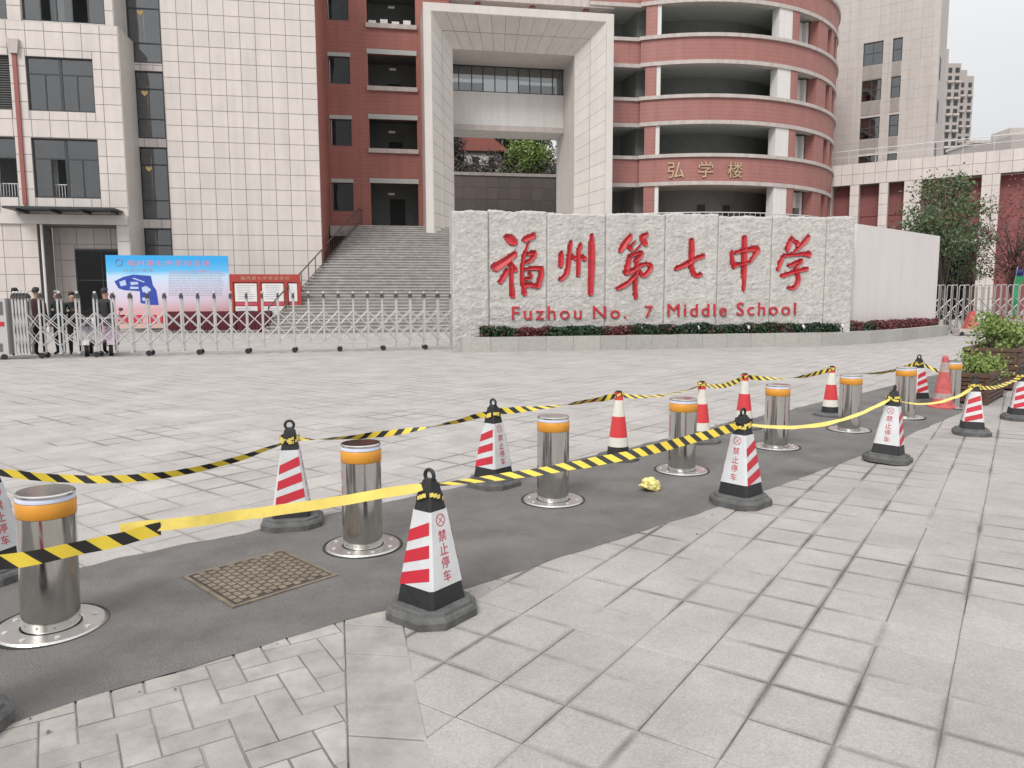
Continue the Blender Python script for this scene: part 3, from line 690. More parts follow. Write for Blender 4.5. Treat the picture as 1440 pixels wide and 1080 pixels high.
splay((a0+lip,VP,5),(b0,v1,5),(b0,v1,zb),(a0+lip,VP,zt-lip), 2, 16)
splay((b1,v1,5),(a1-lip,VP,5),(a1-lip,VP,zt-lip),(b1,v1,zb), 2, 16)
splay((b0,v1,zb),(b1,v1,zb),(a1-lip,VP,zt-lip),(a0+lip,VP,zt-lip), 12, 2)
# bridge between the pillars
mb = MB().box(b0+.01, b1-.01, 49, 51.2, 12.4, 14.8); br = t.part('bridge_spandrel', mb, M_WHITE)
t.part('bridge_beam', MB().box(b0+.012, b1-.012, 48.9, 48.995, 12.38, 12.72), M_LEDGE)
us = [4.5, 5.08, 5.91, 6.64, 7.42, 8.21, 8.96, 9.71, 10.46, 11.22, 11.9]
mb = MB()
for u in us: mb.box(u-.03, u+.03, 49.0, 49.1, 14.81, 16.42)
mb.box(4.45, 11.95, 49.0, 49.1, 16.36, 16.425); mb.box(4.45, 11.95, 49.0, 49.1, 14.805, 14.85)
f = t.part('window', mb, M_FRAME)
for p, q in zip(us, us[1:]): t.part('pane', MB().box(p+.035, q-.035, 49.04, 49.05, 14.86, 16.35), M_GLASS, f)
t.part('bridge_back_wall', MB().box(4.45, 7.0, 51.3, 51.4, 14.85, 16.0).box(9.4, 11.9, 51.3, 51.4, 14.85, 16.0), M_WHITE)
# ---- stairs
t = T('entrance_stairs', 'wide grey granite stairs climbing to the school portal', 'stairs', (3, 34.0, 0), FAC)
NS = 38; rise, run = 5.9/NS, 11.8/NS
def uleft(v): return -4.9+(v-35)*.325
for k in range(NS):
    v = 34+k*run; ul = uleft(v)
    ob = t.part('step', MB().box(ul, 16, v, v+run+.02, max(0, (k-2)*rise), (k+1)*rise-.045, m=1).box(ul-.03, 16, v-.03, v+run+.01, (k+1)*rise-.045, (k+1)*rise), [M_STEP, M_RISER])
t.part('landing', MB().box(-3.0, 16, 45.83, 62, 5.3, 5.895), M_STEP)
mb = MB(); mb.quad(*[(uleft(34+k*run*NS), 34+k*run*NS, 0) for k in (0, 1)], (uleft(45.8), 45.8, 5.7), (uleft(34), 34, .1)); t.part('stringer', mb, M_LEDGE)
def stair_rail(name, label, pts, hh, every):
    rt = T(name, label, 'railing', (pts[0][0], pts[0][1], 0), FAC)
    top = [(u, v, z+hh) for u, v, z in pts]; rt.part('top_rail', MB().tube(top, .035), M_RAIL); rt.part('lower_rail', MB().tube([(u, v, z+.25) for u, v, z in pts], .02), M_RAIL)
    for a, b in zip(pts, pts[1:]):
        n = max(1, round(math.dist(a, b)/every))
        for k in range(n+(b == pts[-1])):
            q = [a[i]+(b[i]-a[i])*k/n for i in range(3)]; rt.part('baluster', MB().tube([(q[0], q[1], q[2]-.1), (q[0], q[1], q[2]+hh-.02)], .025 if every > .5 else .014, 6), M_RAIL)
def st(v): return (uleft(v)+.12, v, max(0, (v-34)/11.8*5.9))
stair_rail('stair_railing', 'dark metal handrail on the lower left edge of the stairs', [st(34.3), st(40.2)], 1.0, .95)
stair_rail('stair_railing', 'dark metal railing with close bars at the top of the stairs', [st(40.7), st(45.7), (-1.15, 46.9, 5.9)], 1.05, .3)
# ================================================================== CURVED RED BUILDING
CX, CY, CR = 12.56, 61.16, 12.27
t = T('school_building', 'curved brick red building with open galleries and gold name characters', 'building', (CX, CY-CR, 0))
def arc(mb, r0, r1, z0, z1, a0, a1, n=48, m=0, ends=True):
    i = len(mb.v)
    for k in range(n+1):
        a = R(a0+(a1-a0)*k/n); c, s = math.cos(a), math.sin(a)
        mb.v += [(CX+r0*c, CY+r0*s, z0), (CX+r1*c, CY+r1*s, z0), (CX+r1*c, CY+r1*s, z1), (CX+r0*c, CY+r0*s, z1)]
    for k in range(n):
        q = i+4*k
        for a, b in ((0, 1), (1, 2), (2, 3), (3, 0)): mb.f.append((q+a, q+4+a, q+4+b, q+b)); mb.m.append(m)
    if ends:
        mb.f += [(i, i+1, i+2, i+3), (i+4*n+3, i+4*n+2, i+4*n+1, i+4*n)]; mb.m += [m, m]
    return mb
A0, A1 = -110, 25
e17 = (8.72, 49.87); wl0 = (5.0, 49.33)
BANDS = [(8.85, 10.62), (12.66, 14.3), (16.38, 18.02), (20.1, 21.8)]
pJ = (CX+CR*math.cos(R(A0)), CY+CR*math.sin(R(A0)))
def straight(mb, z0, z1, off=0., th=.3, m=0):
    d = np.array(e17)-np.array(wl0); d /= np.linalg.norm(d); n = np.array([d[1], -d[0]])
    a, b = np.array(wl0)+n*off, np.array(e17)+n*off; c, e_ = np.array(e17)-n*th, np.array(wl0)-n*th
    mb.prism([tuple(a), tuple(b), tuple(c), tuple(e_)], z0, z1, m=m); return mb
for (z0, z1) in BANDS:
    mb = arc(MB(), CR-.3, CR, z0+.22, z1-.04, A0, A1); straight(mb, z0+.22, z1-.04); bd = t.part('parapet', mb, M_REDC)
    mb = arc(MB(), CR-.45, CR+.14, z1-.038, z1+.18, A0-.3, A1); straight(mb, z1-.036, z1+.178, .14, .4); t.part('ledge', mb, M_LEDGE, bd)
    mb = arc(MB(), CR-.5, CR+.05, z0-.02, z0+.218, A0-.1, A1); straight(mb, z0-.018, z0+.216, .05, .4); t.part('edge_beam', mb, M_LEDGE, bd)
    mb = arc(MB(), CR-3.4, CR-.31, z0+.1, z0+.5, A0, A1); t.part('gallery_slab', mb, M_CEIL)
    mb = MB(); straight(mb, z0+.1, z0+.5, -.41, 3.4); t.part('gallery_slab', mb, M_CEIL)
t.part('podium', arc(MB(), CR-3.4, CR+.0, 0, 5.9, A0, A1), M_REDC)
mb = MB(); straight(mb, 0, 5.9, 0, 3.4); t.part('podium', mb, M_REDC)
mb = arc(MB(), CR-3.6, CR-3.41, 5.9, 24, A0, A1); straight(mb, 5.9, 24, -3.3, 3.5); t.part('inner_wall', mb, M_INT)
t.part('end_wall', MB().prism([(8.3, 50.8), (9.3, 51.2), (8.6, 54), (7.4, 54)], 5.9, 24), M_INT)
LV = [(5.9, 8.83), (10.8, 12.64), (14.48, 16.36), (18.2, 20.08)]
for (z0, z1) in LV:
    def pil(a0, a1, m, nm='pillar', r0=CR-.7, r1=CR-.04): t.part(nm, arc(MB(), r0, r1, z0, z1, a0, a1, 6), m)
    pil(-108.6, -105.3, M_REDC); pil(-105.25, -104.1, M_WHITE, r1=CR-.08)
    pil(-67.2, -61.8, M_WHITE); pil(-61.7, -58.8, M_REDC, r1=CR-.02); pil(-48.2, -41, M_REDC); pil(-37.0, -33, M_REDC); pil(-29, -24, M_REDC); pil(-19, 24, M_REDC)
    t.part('room_wall', arc(MB(), CR-1.15, CR-1.05, z0, z1, -61, -24, 12), M_WHITE)
    t.part('room_wall', arc(MB(), CR-1.04, CR-.75, z0, z1, -49.5, -48.3, 2), M_WHITE)
    t.part('window', arc(MB(), CR-.35, CR-.3, z0, z1, -40.9, -37.1, 4), M_FRAME); t.part('window', arc(MB(), CR-.3, CR-.25, z0+.1, z1, -32.9, -29.1, 4), M_FRAME)
    for aa in ((-88, -76) if z0 < 6 else ()): t.part('gallery_door', arc(MB(), CR-3.4, CR-3.36, z0-.9 if z0 > 6 else z0, z0+1.2 if z0 > 6 else z0+2.1, aa, aa+3.6, 3), M_INTD)
t.part('blue_notice', arc(MB(), CR-1.48, CR-1.46, 10.95, 11.75, -55, -53, 2).__class__().box(0, 0, 0, 0, 0, 0) if False else arc(MB(), CR-1.04, CR-1.01, 10.95, 11.75, -54.5, -52.8, 2), mat('blue_print', (.02, .03, .22), .5))
# gold characters, each turned to the wall's curve
for ch, a in (('弘', -99), ('学', -90.2), ('楼', -81.2)):
    m = text_mb(ch, height=1.0, ext=.06); wch = max(p[0] for p in m.v)
    ar = R(a); ca, sa = math.cos(ar), math.sin(ar); rr = CR+.03
    remap(m, lambda x, y, z: (CX+(rr+z)*ca-(x-wch/2)*sa*1.0, CY+(rr+z)*sa+(x-wch/2)*ca, 9.28+y))
    t.part('name_character', m, M_GOLD)
mb = MB(); pts = []
for k in range(40):
    a = R(-112+64*k/39); pts.append((CX+(CR+.7)*math.cos(a), CY+(CR+.7)*math.sin(a), 7.0))
mb.tube(pts, .035, 6)
for p in pts[::1]: mb.tube([(p[0], p[1], 5.9), p], .018, 5)
t.part('terrace_railing', mb, M_RAILW); t.part('terrace', arc(MB(), CR, CR+.8, 5.6, 5.899, -112, -48), M_LEDGE)
t.part('air_conditioner', arc(MB(), CR-.5, CR-.1, 6.9, 7.6, -57.5, -55.2, 3), M_GATED)
# ================================================================== RIGHT LOW BUILDING
RB = (24.4, 56.0, R(-33))
t = T('school_building', 'low beige building with tall square columns and deep red bays', 'building', (6, 0, 0), RB)
cols = [(-1.6, -.62), (.62, 1.22), (2.56, 3.14), (4.16, 5.22), (8.82, 9.86), (14.2, 15.2)]
mb = MB().box(-1.6, 22, .0, .9, 9.78, 11.3); t.part('beam', mb, M_TILEJ)
tiles(t, -1.6, 15, 9.78, 11.3, 0, .75, .76, 0, 9.78, [], M_TILE)
for (a, b) in cols:
    c = t.part('column', MB().box(a, b, .0, .9, 0, 9.777), M_TILEJ)
    tiles(t, a, b, 0, 9.77, 0, .6, .76, a, 9.78, [], M_TILE, parent=None)
    t.part('column_cheek', MB().box(b, b+.02, 0, .9, 0, 9.775), M_TILE)
wh = [(5.4, 6.2, 7.3, 8.25), (5.9, 8.7, 0, 5.15), (.7, 2.5, 3, 6.0)]
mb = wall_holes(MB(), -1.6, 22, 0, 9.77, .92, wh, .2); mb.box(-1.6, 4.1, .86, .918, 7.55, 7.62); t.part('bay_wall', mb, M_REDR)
window(t, 5.4, 6.2, 7.3, 8.25, 1.0, 1, (7.8,)); window(t, 5.9, 8.7, .02, 5.1, 1.02, 3, (2.4,), glass=M_GLASSD); window(t, .7, 2.5, 3, 6, 1.0, 2, (4.5,))
t.part('door_canopy', MB().box(5.3, 8.8, -.6, .915, 5.2, 5.45), M_LEDGE)
t.part('interior', MB().box(-1.6, 22, 3, 3.1, 0, 9.7), M_INTD)
t.part('roof', MB().box(-1.6, 22, .9, 9, 10.9, 11.2), M_LEDGE)
mb = MB().tube([(-1.5, .3, 12.3), (22, .3, 12.3)], .03, 6).tube([(-1.5, .3, 11.85), (22, .3, 11.85)], .02, 6)
for k in range(13): mb.tube([(-1.4+k*1.8, .3, 11.3), (-1.4+k*1.8, .3, 12.28)], .025, 6)
t.part('roof_railing', mb, M_RAILW)
# tower behind it
M_TOWER = grid_mat('tower_tile', (.47, .43, .405), (.26, .24, .225), .75, .75, R(-33), .03, .6, .07, streak=.12)
t = T('school_building', 'tall grey beige tower with two stacked columns of windows', 'building', (0, 8, 0), RB)
wc = []
for (a, b) in ((-.1, 1.36), (2.04, 2.74)):
    for (c, d_) in ((20.3, 22.1), (17.5, 19.15), (14.5, 16.2), (11.5, 13.2)): wc.append((a, b, c, d_))
mb = wall_holes(MB(), -9, 5.3, 0, 27.5, 8, wc, .25); mb.quad((5.3,8,0),(5.3,16,0),(5.3,16,27.5),(5.3,8,27.5)); mb.quad((-9,8,27.5),(5.3,8,27.5),(5.3,16,27.5),(-9,16,27.5)); mb.quad((-9,8,0),(-9,8,27.5),(-9,16,27.5),(-9,16,0)); mb.quad((-9,16,0),(-9,16,27.5),(5.3,16,27.5),(5.3,16,0))
t.part('wall', mb, M_TOWER)
for (a, b, c, d_) in wc:
    window(t, a, b, c, d_, 8.12, 1 if b-a < 1 else 2, (c+(d_-c)*.52,), fw=.06)
    t.part('spandrel', MB().box(a+.02, b-.02, 7.97, 7.997, c-1.1, c-.03), mat('grey_spandrel', (.30, .27, .25), .7, streak=.15))
t.part('interior', MB().box(-.5, 3, 10.5, 10.6, 0, 26), M_INTD)
mb = MB()
for k, z in enumerate((20.5, 17.2, 13.9)): mb.box(5.301, 5.33, 9.2, 10.4, z-1.6, z)
t.part('side_window', mb, M_FRAME)
# ================================================================== FAR BUILDINGS
M_HI = grid_mat('highrise_wall', (.30, .27, .255), (.07, .07, .075), 3.0, 3.0, R(20), 1.3, .8, .12, jvar=.2)
M_HIP = mat('highrise_plain', (.36, .325, .31), .8, var=.06)
def highrise(label, x0, x1, y0, z, steps, wins):
    t = T('apartment_tower', label, 'building', ((x0+x1)/2, y0, 0), group=None)
    mb = MB(); mb.box(x0, x1, y0, y0+14, 0, z); 
    for (a, b, zz) in steps: mb.box(a, b, y0+2, y0+10, z, zz)
    t.part('wall', mb, M_HIP)
    for (a, b) in wins:
        for k in range(int((z-30)/3.1)):
            zz = 30+k*3.1; t.part('window', MB().box(a, b, y0-.15, y0-.02, zz+.6, zz+2.4), M_FRAME)
        for k in range(int((z-30)/6.2)):
            zz = 30+k*6.2; t.part('balcony', MB().box(a-.4, b+.4, y0-1.0, y0-.16, zz-.2, zz+.55), M_LEDGE)
highrise('grey brown apartment high-rise with stacked balconies behind the tower', 162, 175.5, 300, 93, [(162, 171.5, 99)], [(170.6, 172), (173.3, 174.9)])
highrise('slim grey apartment high-rise standing beside the larger one', 186.8, 192.8, 320, 94, [(188.5, 191, 97)], [(187.6, 188.8), (190.6, 192)])
t = T('distant_building', 'low grey distant building with a flat parapet, half hidden by the roof', 'building', (125, 200, 0)); t.part('wall', MB().box(121.5, 128, 200, 212, 0, 42.3), M_HIP); t.part('roof_parapet', MB().box(121.2, 128.3, 199.7, 212.3, 42.3, 43), M_LEDGE)
t = T('distant_building', 'grey distant building with a small rooftop hut above the roofline', 'building', (105, 150, 0)); t.part('wall', MB().box(98.5, 118, 150, 165, 0, 33.6), M_HIP); t.part('roof_hut', MB().box(98.8, 102.6, 151, 157, 33.6, 35.2), M_LEDGE)
# ================================================================== BEHIND THE PORTAL
t = T('retaining_wall', 'dark brown tiled retaining wall seen through the portal', 'wall', (5, 62, 5.9), FAC)
t.part('wall', MB().box(-6, 24, 62, 63, 0, 11.7), M_TILEJ)
tiles(t, 2, 16, 5.9, 11.7, 62, .95, .95, 2, 11.7, [], M_TILED); t.part('coping', MB().box(-6, 24, 61.9, 63.05, 11.702, 11.95), M_LEDGE)
mb = MB()
for i in range(25):
    for j in range(11):
        u, v = -10+i*1.7, 63.2+j*2.6; mb.v.append((u, v, 11.2+j*.55+noise.noise((u*.3, v*.3, 2))*.6))
for i in range(24):
    for j in range(10): k = i*11+j; mb.f.append((k, k+11, k+12, k+1)); mb.m.append(0)
mb.smooth = True
hb = single('hillside', mb, M_SOIL, None, None, frame=FAC); hb['kind'] = 'structure'
t = T('hillside_house', 'small white house with dark red roof on the planted slope', 'house', (8.3, 74, 12.5), FAC)
t.part('wall', MB().box(6.9, 11.6, 73, 79, 12.0, 16.0), M_WHITE)
t.part('roof', MB().prism([(6.2, 16.0), (8.9, 18.0), (9.3, 18.0), (12.2, 16.0), (12.2, 15.8), (6.2, 15.8)], 72.6, 79.4, axis='y'), M_PIPE)
for u in (7.4, 8.8, 10.4): t.part('window', MB().box(u, u+.6, 72.95, 72.99, 14.2, 15.3), M_FRAME)
def hill_plants():
    n = 5200; pts = []
    for k in range(150):
        c = np.array([rng.uniform(0, 18), rng.uniform(63.6, 74), 0]); c[2] = 11.6+(c[1]-63)*.3+rng.uniform(.1, .9)
        if 6.5 < c[0] < 10.5 and c[1] > 66: c[2] -= .8
        pts.append(c+rng.normal(size=(75, 3))*[.65, .5, .38])
    return np.concatenate(pts)
o = single('shrubbery', leaf_cloud(hill_plants(), .13), M_LEAFB, 'dense brownish shrubbery covering the slope behind the portal', 'shrubs', frame=FAC, kind='stuff')
def bush(name, label, cat, c, rad, n, size, lm, frame=FAC, group=None, trunk_h=0., trunk_r=.1, clumps=30, base=None, squash=1., limbs=7):
    """tapered trunk with limbs, crown of leaf clumps"""
    c = np.array(c, float); b = base if base is not None else (c[0], c[1], c[2]-rad-trunk_h)
    t = T(name, label, cat, tuple(b), frame, group)
    cl = []
    while len(cl) < clumps:
        q = rng.uniform(-1, 1, 3)
        if .25 < np.linalg.norm(q) < 1: cl.append(c+q*[rad, rad, rad*squash])
    mb = MB(); bb = np.array(b); top = c-[0, 0, rad*squash*.2]
    mid = bb+(top-bb)*.55+[rng.uniform(-.1, .1)*rad, 0, 0]
    mb.tube([tuple(bb), tuple(bb+(mid-bb)*.5+[.02, 0, 0]), tuple(mid), tuple(top)], [trunk_r, trunk_r*.85, trunk_r*.7, trunk_r*.3], 8)
    for q in cl[:limbs*2]:
        s = bb+(top-bb)*rng.uniform(.35, .9); mb.tube([tuple(s), tuple(s+(q-s)*.5+[0, 0, .08*rad]), tuple(q)], [trunk_r*.4, trunk_r*.22, trunk_r*.08], 5)
    mb.smooth = True; t.part('trunk', mb, M_BARK)
    k = n//clumps; pts = np.concatenate([q+rng.normal(size=(k, 3))*rad*.17*[1, 1, .8] for q in cl])
    t.part('crown', leaf_cloud(pts, size), lm); return t
bush('hillside_tree', 'yellow green tree on the slope behind the portal', 'tree', (13.2, 67, 14.2), 2.1, 6500, .13, M_LEAFY, trunk_h=.6, clumps=46)
bush('hillside_tree', 'dark brownish tree beside the red roofed house', 'tree', (5.3, 69, 15.2), 2.3, 8000, .12, M_LEAFB, trunk_h=.6, clumps=60)
bush('hillside_tree', 'dark tree rising behind the red roofed house', 'tree', (8.2, 84, 19.2), 3.4, 8000, .18, M_LEAFD, trunk_h=1.5, clumps=60)
bush('hillside_tree', 'broad dark tree filling the gap right of the red roofed house', 'tree', (14.6, 80, 17.6), 3.2, 8000, .18, M_LEAFB, trunk_h=1.5, clumps=60)
# ================================================================== STONE NAME WALL
VW = 21.2
t = T('name_wall', 'long rough grey stone wall with big red carved school name', 'wall', (8, VW, 0), FAC)
ue = [F(x, 400, VW)[0] for x in (636, 687, 769, 851, 934, 1008, 1083, 1159, 1198)]
CUT = []
def incut(x, z):
    for (u, w_, r) in CUT:
        if abs(u-x) < r and (u-x)**2+(w_-z)**2 < r*r: return True
    return False
def panel(a, b, z0, z1, seed, v=VW, amp=.045):
    nx, nz = max(8, int((b-a)/.045)), int((z1-z0)/.05); mb = MB(); g = .006
    for j in range(nz+1):
        for i in range(nx+1):
            x = a+g+(b-a-2*g)*i/nx; z = z0+(z1-z0)*j/nz
            h = noise.fractal((x*2.2+seed, z*4.5, seed), 1., 2.1, 5)*.6+.5*abs(noise.noise((x*5, z*11, seed+3)))+.35*noise.noise((x*14, z*26, seed))
            h = max(-.9, min(1.2, h)); ed = min(1, .25+min(i, nx-i)/1.2)*min(1, (nz-j)/1.5+.3)
            tz = .05*noise.noise((x*2.6, seed, 1))+.025*noise.noise((x*9, seed, 2)) if j == nz else 0
            yy = v-(.02+amp*(.4+.6*h))*ed
            if incut(x, z): yy = VW+.03
            mb.v.append((x, yy, z+tz))
    W = nx+1
    for j in range(nz):
        for i in range(nx): k = j*W+i; mb.f.append((k, k+1, k+W+1, k+W)); mb.m.append(0)
    # top, sides and back
    base = len(mb.v); tops = [nz*W+i for i in range(W)]
    for i in range(W): q = mb.v[tops[i]]; mb.v.append((q[0], v+.8, z1-.03))
    for i in range(nx): mb.f.append((tops[i], tops[i+1], base+i+1, base+i)); mb.m.append(0)
    L = [j*W for j in range(nz+1)]; Rr = [j*W+nx for j in range(nz+1)]; bl = len(mb.v)
    mb.v += [(a+g, v+.8, z0), (b-g, v+.8, z0)]
    mb.f.append(tuple(L[::-1])+(bl,)+(base,) if False else tuple([bl]+L+[base])[::-1]); mb.m.append(0); mb.f.append(tuple([bl+1]+Rr+[base+nx])); mb.m.append(0)
    mb.f.append((bl, base, base+nx, bl+1)); mb.m.append(0)
    return mb
def stroke(mb, pts, off, vf):
    """brush stroke: ribbon of varying width on the wall, pts in photo pixels (x, y, width)"""
    P = [(np.array(F(x, y, VW-.06)), w_/2*FPX**-1*VW*1.02) for x, y, w_ in pts]
    # catmull-rom refine
    C_ = [np.array([*p, r]) for p, r in P]; out = []
    for i in range(len(C_)-1):
        p0, p1, p2, p3 = C_[max(0, i-1)], C_[i], C_[i+1], C_[min(len(C_)-1, i+2)]
        for s in np.linspace(0, 1, 6, endpoint=False): out.append(.5*((2*p1)+(-p0+p2)*s+(2*p0-5*p1+4*p2-p3)*s*s+(-p0+3*p1-3*p2+p3)*s**3))
    out.append(C_[-1]); L, Rr = [], []; n = len(out)
    for q in out: CUT.append((float(q[0]), float(q[1]), float(max(.008, q[2]))*.9))
    for i, q in enumerate(out):
        d = out[min(n-1, i+1)][:2]-out[max(0, i-1)][:2]; d = d/(np.linalg.norm(d)+1e-9); nn = np.array([-d[1], d[0]]); r = max(.008, q[2])
        if i == 0:
            for a in np.linspace(0, math.pi, 7)[1:-1]: L.insert(0, None) if False else None
        L.append(q[:2]+nn*r); Rr.append(q[:2]-nn*r)
    d0 = out[0][:2]-out[1][:2]; d0 /= np.linalg.norm(d0)+1e-9; d1 = out[-1][:2]-out[-2][:2]; d1 /= np.linalg.norm(d1)+1e-9
    def cap(c, d, r, side):
        nn = np.array([-d[1], d[0]]); return [c+r*.75*math.sin(a)*d+r*math.cos(a)*nn*side for a in np.linspace(0, math.pi, 7)[1:-1]]
    i = len(mb.v); yf, yb = vf-off, VW
    def add(p, y): mb.v.append((float(p[0]), y, float(p[1]))); return len(mb.v)-1
    top = [(add(L[k], yf), add(Rr[k], yf)) for k in range(n)]
    dp = [min(.06, .015+float(max(.008, q[2]))*.6) for q in out]
    cen = [add(out[k][:2], yf+dp[k]) for k in range(n)]
    for k in range(n-1): mb.f += [(top[k][0], cen[k], cen[k+1], top[k+1][0])[::-1], (cen[k], top[k][1], top[k+1][1], cen[k+1])[::-1]]; mb.m += [0, 0]
    c0 = [add(p, yf) for p in cap(out[0][:2], d0, max(.008, out[0][2]), 1)]; c1 = [add(p, yf) for p in cap(out[-1][:2], d1, max(.008, out[-1][2]), 1)]
    for ring_, ct in (([top[0][1]]+c0+[top[0][0]], cen[0]), ([top[-1][0]]+c1+[top[-1][1]], cen[-1])):
        for k in range(len(ring_)-1): mb.f.append((ring_[k], ring_[k+1], ct)); mb.m.append(0)
    loop = [x[0] for x in top]+c1+[x[1] for x in top][::-1]+c0
    bk = [add((mb.v[q][0], mb.v[q][2]), yb) for q in loop]; m_ = len(loop)
    for k in range(m_): mb.f.append((loop[k], loop[(k+1) % m_], bk[(k+1) % m_], bk[k])); mb.m.append(0)
CH = {
'fu': (680, 310, [[(195,140,50),(235,165,80),(265,190,46)],[(262,282,46),(180,345,62),(98,395,72)],[(228,368,44),(268,418,42)],[(195,425,42),(140,518,40)],[(230,385,34),(235,520,32),(245,640,40)],
  [(420,128,50),(345,160,46)],[(378,185,14),(345,280,24),(325,380,28),(325,500,32),(345,620,38)],[(368,285,22),(428,275,40),(400,330,34),(350,358,20)],[(345,412,22),(430,402,30),(485,412,44),(480,480,42),(455,555,44)],[(345,548,40),(400,542,34),(448,560,28)],[(383,438,20),(402,472,28)],[(352,495,24),(395,488,18)]]),
'zhou': (680, 310, [[(657,275,32),(652,330,48),(650,385,32)],[(735,185,30),(722,280,34),(710,400,40),(690,460,40),(645,500,32)],[(742,290,18),(770,322,36)],[(820,202,30),(800,260,36),(800,360,36),(798,462,30)],[(828,295,20),(852,322,44)],[(912,128,34),(912,250,50),(908,450,52),(902,615,44)]]),
'di': (680, 310, [[(1240,130,36),(1190,200,58),(1150,262,26)],[(1215,210,24),(1245,240,34)],[(1282,168,8),(1248,212,14)],[(1378,115,32),(1340,150,50),(1368,200,42)],[(1322,210,12),(1250,285,16),(1235,300,18)],[(1240,302,22),(1290,280,24),(1332,275,38),(1310,320,32),(1270,340,20)],[(1228,305,28),(1215,380,44),(1200,440,48)],
  [(1205,442,42),(1260,420,38),(1310,385,32),(1370,365,28),(1412,385,38),(1390,430,38),(1345,466,32),(1320,428,22)],[(1290,320,28),(1290,430,36),(1278,550,32),(1285,650,34)],[(1285,460,28),(1210,530,34),(1130,575,30)]]),
'qi': (920, 310, [[(182,405,36),(260,372,44),(350,322,40),(418,298,34)],[(315,168,44),(318,260,46),(310,360,44),(325,430,44),(355,465,38),(393,455,34)]]),
'zhong': (920, 310, [[(655,262,28),(655,320,38),(672,388,46)],[(680,272,22),(770,247,34),(868,242,52),(840,300,32),(812,345,24)],[(680,378,36),(740,367,22),(808,347,20)],[(760,142,44),(760,300,50),(757,450,44),(755,560,28),(753,600,8)]]),
'xue': (920, 310, [[(1160,150,38),(1132,210,44),(1125,255,28)],[(1165,165,28),(1210,190,34),(1203,215,22)],[(1300,138,40),(1270,180,38),(1215,235,24),(1160,280,14)],[(1090,295,28),(1065,350,36),(1045,415,24)],[(1090,295,26),(1180,290,22),(1260,280,34),(1308,285,54)],[(1140,380,30),(1238,338,36),(1220,365,28),(1190,405,22)],[(1082,465,38),(1170,436,30),(1288,406,36)],[(1195,410,28),(1215,480,36),(1205,535,36),(1175,568,34),(1132,565,24)]])}
for nm, (ox, oy, S_) in CH.items():
    mb = MB()
    for k, s in enumerate(S_): stroke(mb, [(ox+x/6, oy+y/6, w_/6) for x, y, w_ in s], k*.0015, VW-.085)
    t.part('carved_character', mb, M_LETTER)
for k in range(8): t.part('stone_panel', panel(ue[k], ue[k+1], 0, 3.93+.03*math.sin(k*2.1), 10+k*7.3, v=VW-(.05 if k == 0 else .0)), M_STONE)
for wd, x0, x1, yb, hh in (('Fuzhou', 720, 818, 449.5, 18.5), ('No.', 834, 881, 448, 17.5), ('7', 907, 918, 446.5, 16.5), ('Middle', 939, 1022, 445, 17.5), ('School', 1036, 1119, 443.5, 18)):
    u0, z0 = F(x0, yb, VW-.08); u1, _ = F(x1, yb, VW-.08); _, zt_ = F(x0, yb-hh, VW-.08)
    m = text_mb(wd, width=u1-u0, height=zt_-z0, ext=.09, spacing=1.25); remap(m, lambda x, y, z: (u0+x, VW-z, z0+y)); t.part('lettering', m, M_LETTER)
# smooth continuation wall
w0, w1 = np.array([11.15, 24.25]), np.array([16.55, 29.0]); dd = (w1-w0)/np.linalg.norm(w1-w0); nn = np.array([-dd[1], dd[0]])
t = T('screen_wall', 'smooth pale panelled screen wall behind the end of the planting bed', 'wall', (float(w0[0]), float(w0[1]), 0))
LW = float(np.linalg.norm(w1-w0)); pc = [0, 1.1, 2.3, 3.7, 5.4, LW]
for a, b in zip(pc, pc[1:]):
    q = [w0+dd*(a+.004), w0+dd*(b-.004), w0+dd*(b-.004)+nn*.5, w0+dd*(a+.004)+nn*.5]; t.part('panel', MB().prism([tuple(map(float, p)) for p in q], 0, 3.83), M_SMOOTH)
# ---- planting bed
KP = [(-1.36, 20.24), (2.85, 21.10), (6.55, 21.95), (10.1, 22.75), (12.6, 24.5), (15.2, 27.1), (17.2, 29.2)]
t = T('planting_bed', 'low granite kerbed planting bed along the foot of the stone wall', 'planter', (8, 21.5, 0))
kd = [0]
for a, b in zip(KP, KP[1:]): kd.append(kd[-1]+math.dist(a, b))
def kp(s): return np.array([np.interp(s, kd, [p[0] for p in KP]), np.interp(s, kd, [p[1] for p in KP])])
nk = int(kd[-1]/.78); seg = kd[-1]/nk
for k in range(nk):
    a, b = kp(k*seg), kp((k+1)*seg); d_ = (b-a)/np.linalg.norm(b-a); n_ = np.array([-d_[1], d_[0]])
    q = [a+d_*.004, b-d_*.004, b-d_*.004+n_*.3, a+d_*.004+n_*.3]; t.part('kerb_stone', MB().prism([tuple(map(float, p)) for p in q], 0, .40+random.uniform(-.004, .004)), M_KERB)
def kin(s, o_):
    d_ = kp(min(s+.2, kd[-1]))-kp(max(0, s-.2)); d_ = d_/np.linalg.norm(d_); return kp(s)+np.array([-d_[1], d_[0]])*o_
q = [None]+[kin(s, .28) for s in np.linspace(.05, kd[-1]-.05, 40)]
back = [(-1.2, 21.1), (10.5, 23.2), (11.3, 24.2), (16.5, 28.9), (16.9, 29.1)]
t.part('soil', MB().prism([tuple(map(float, p)) for p in q[1:]]+back[::-1], .02, .36), M_SOIL)
pg, pr_ = [], []
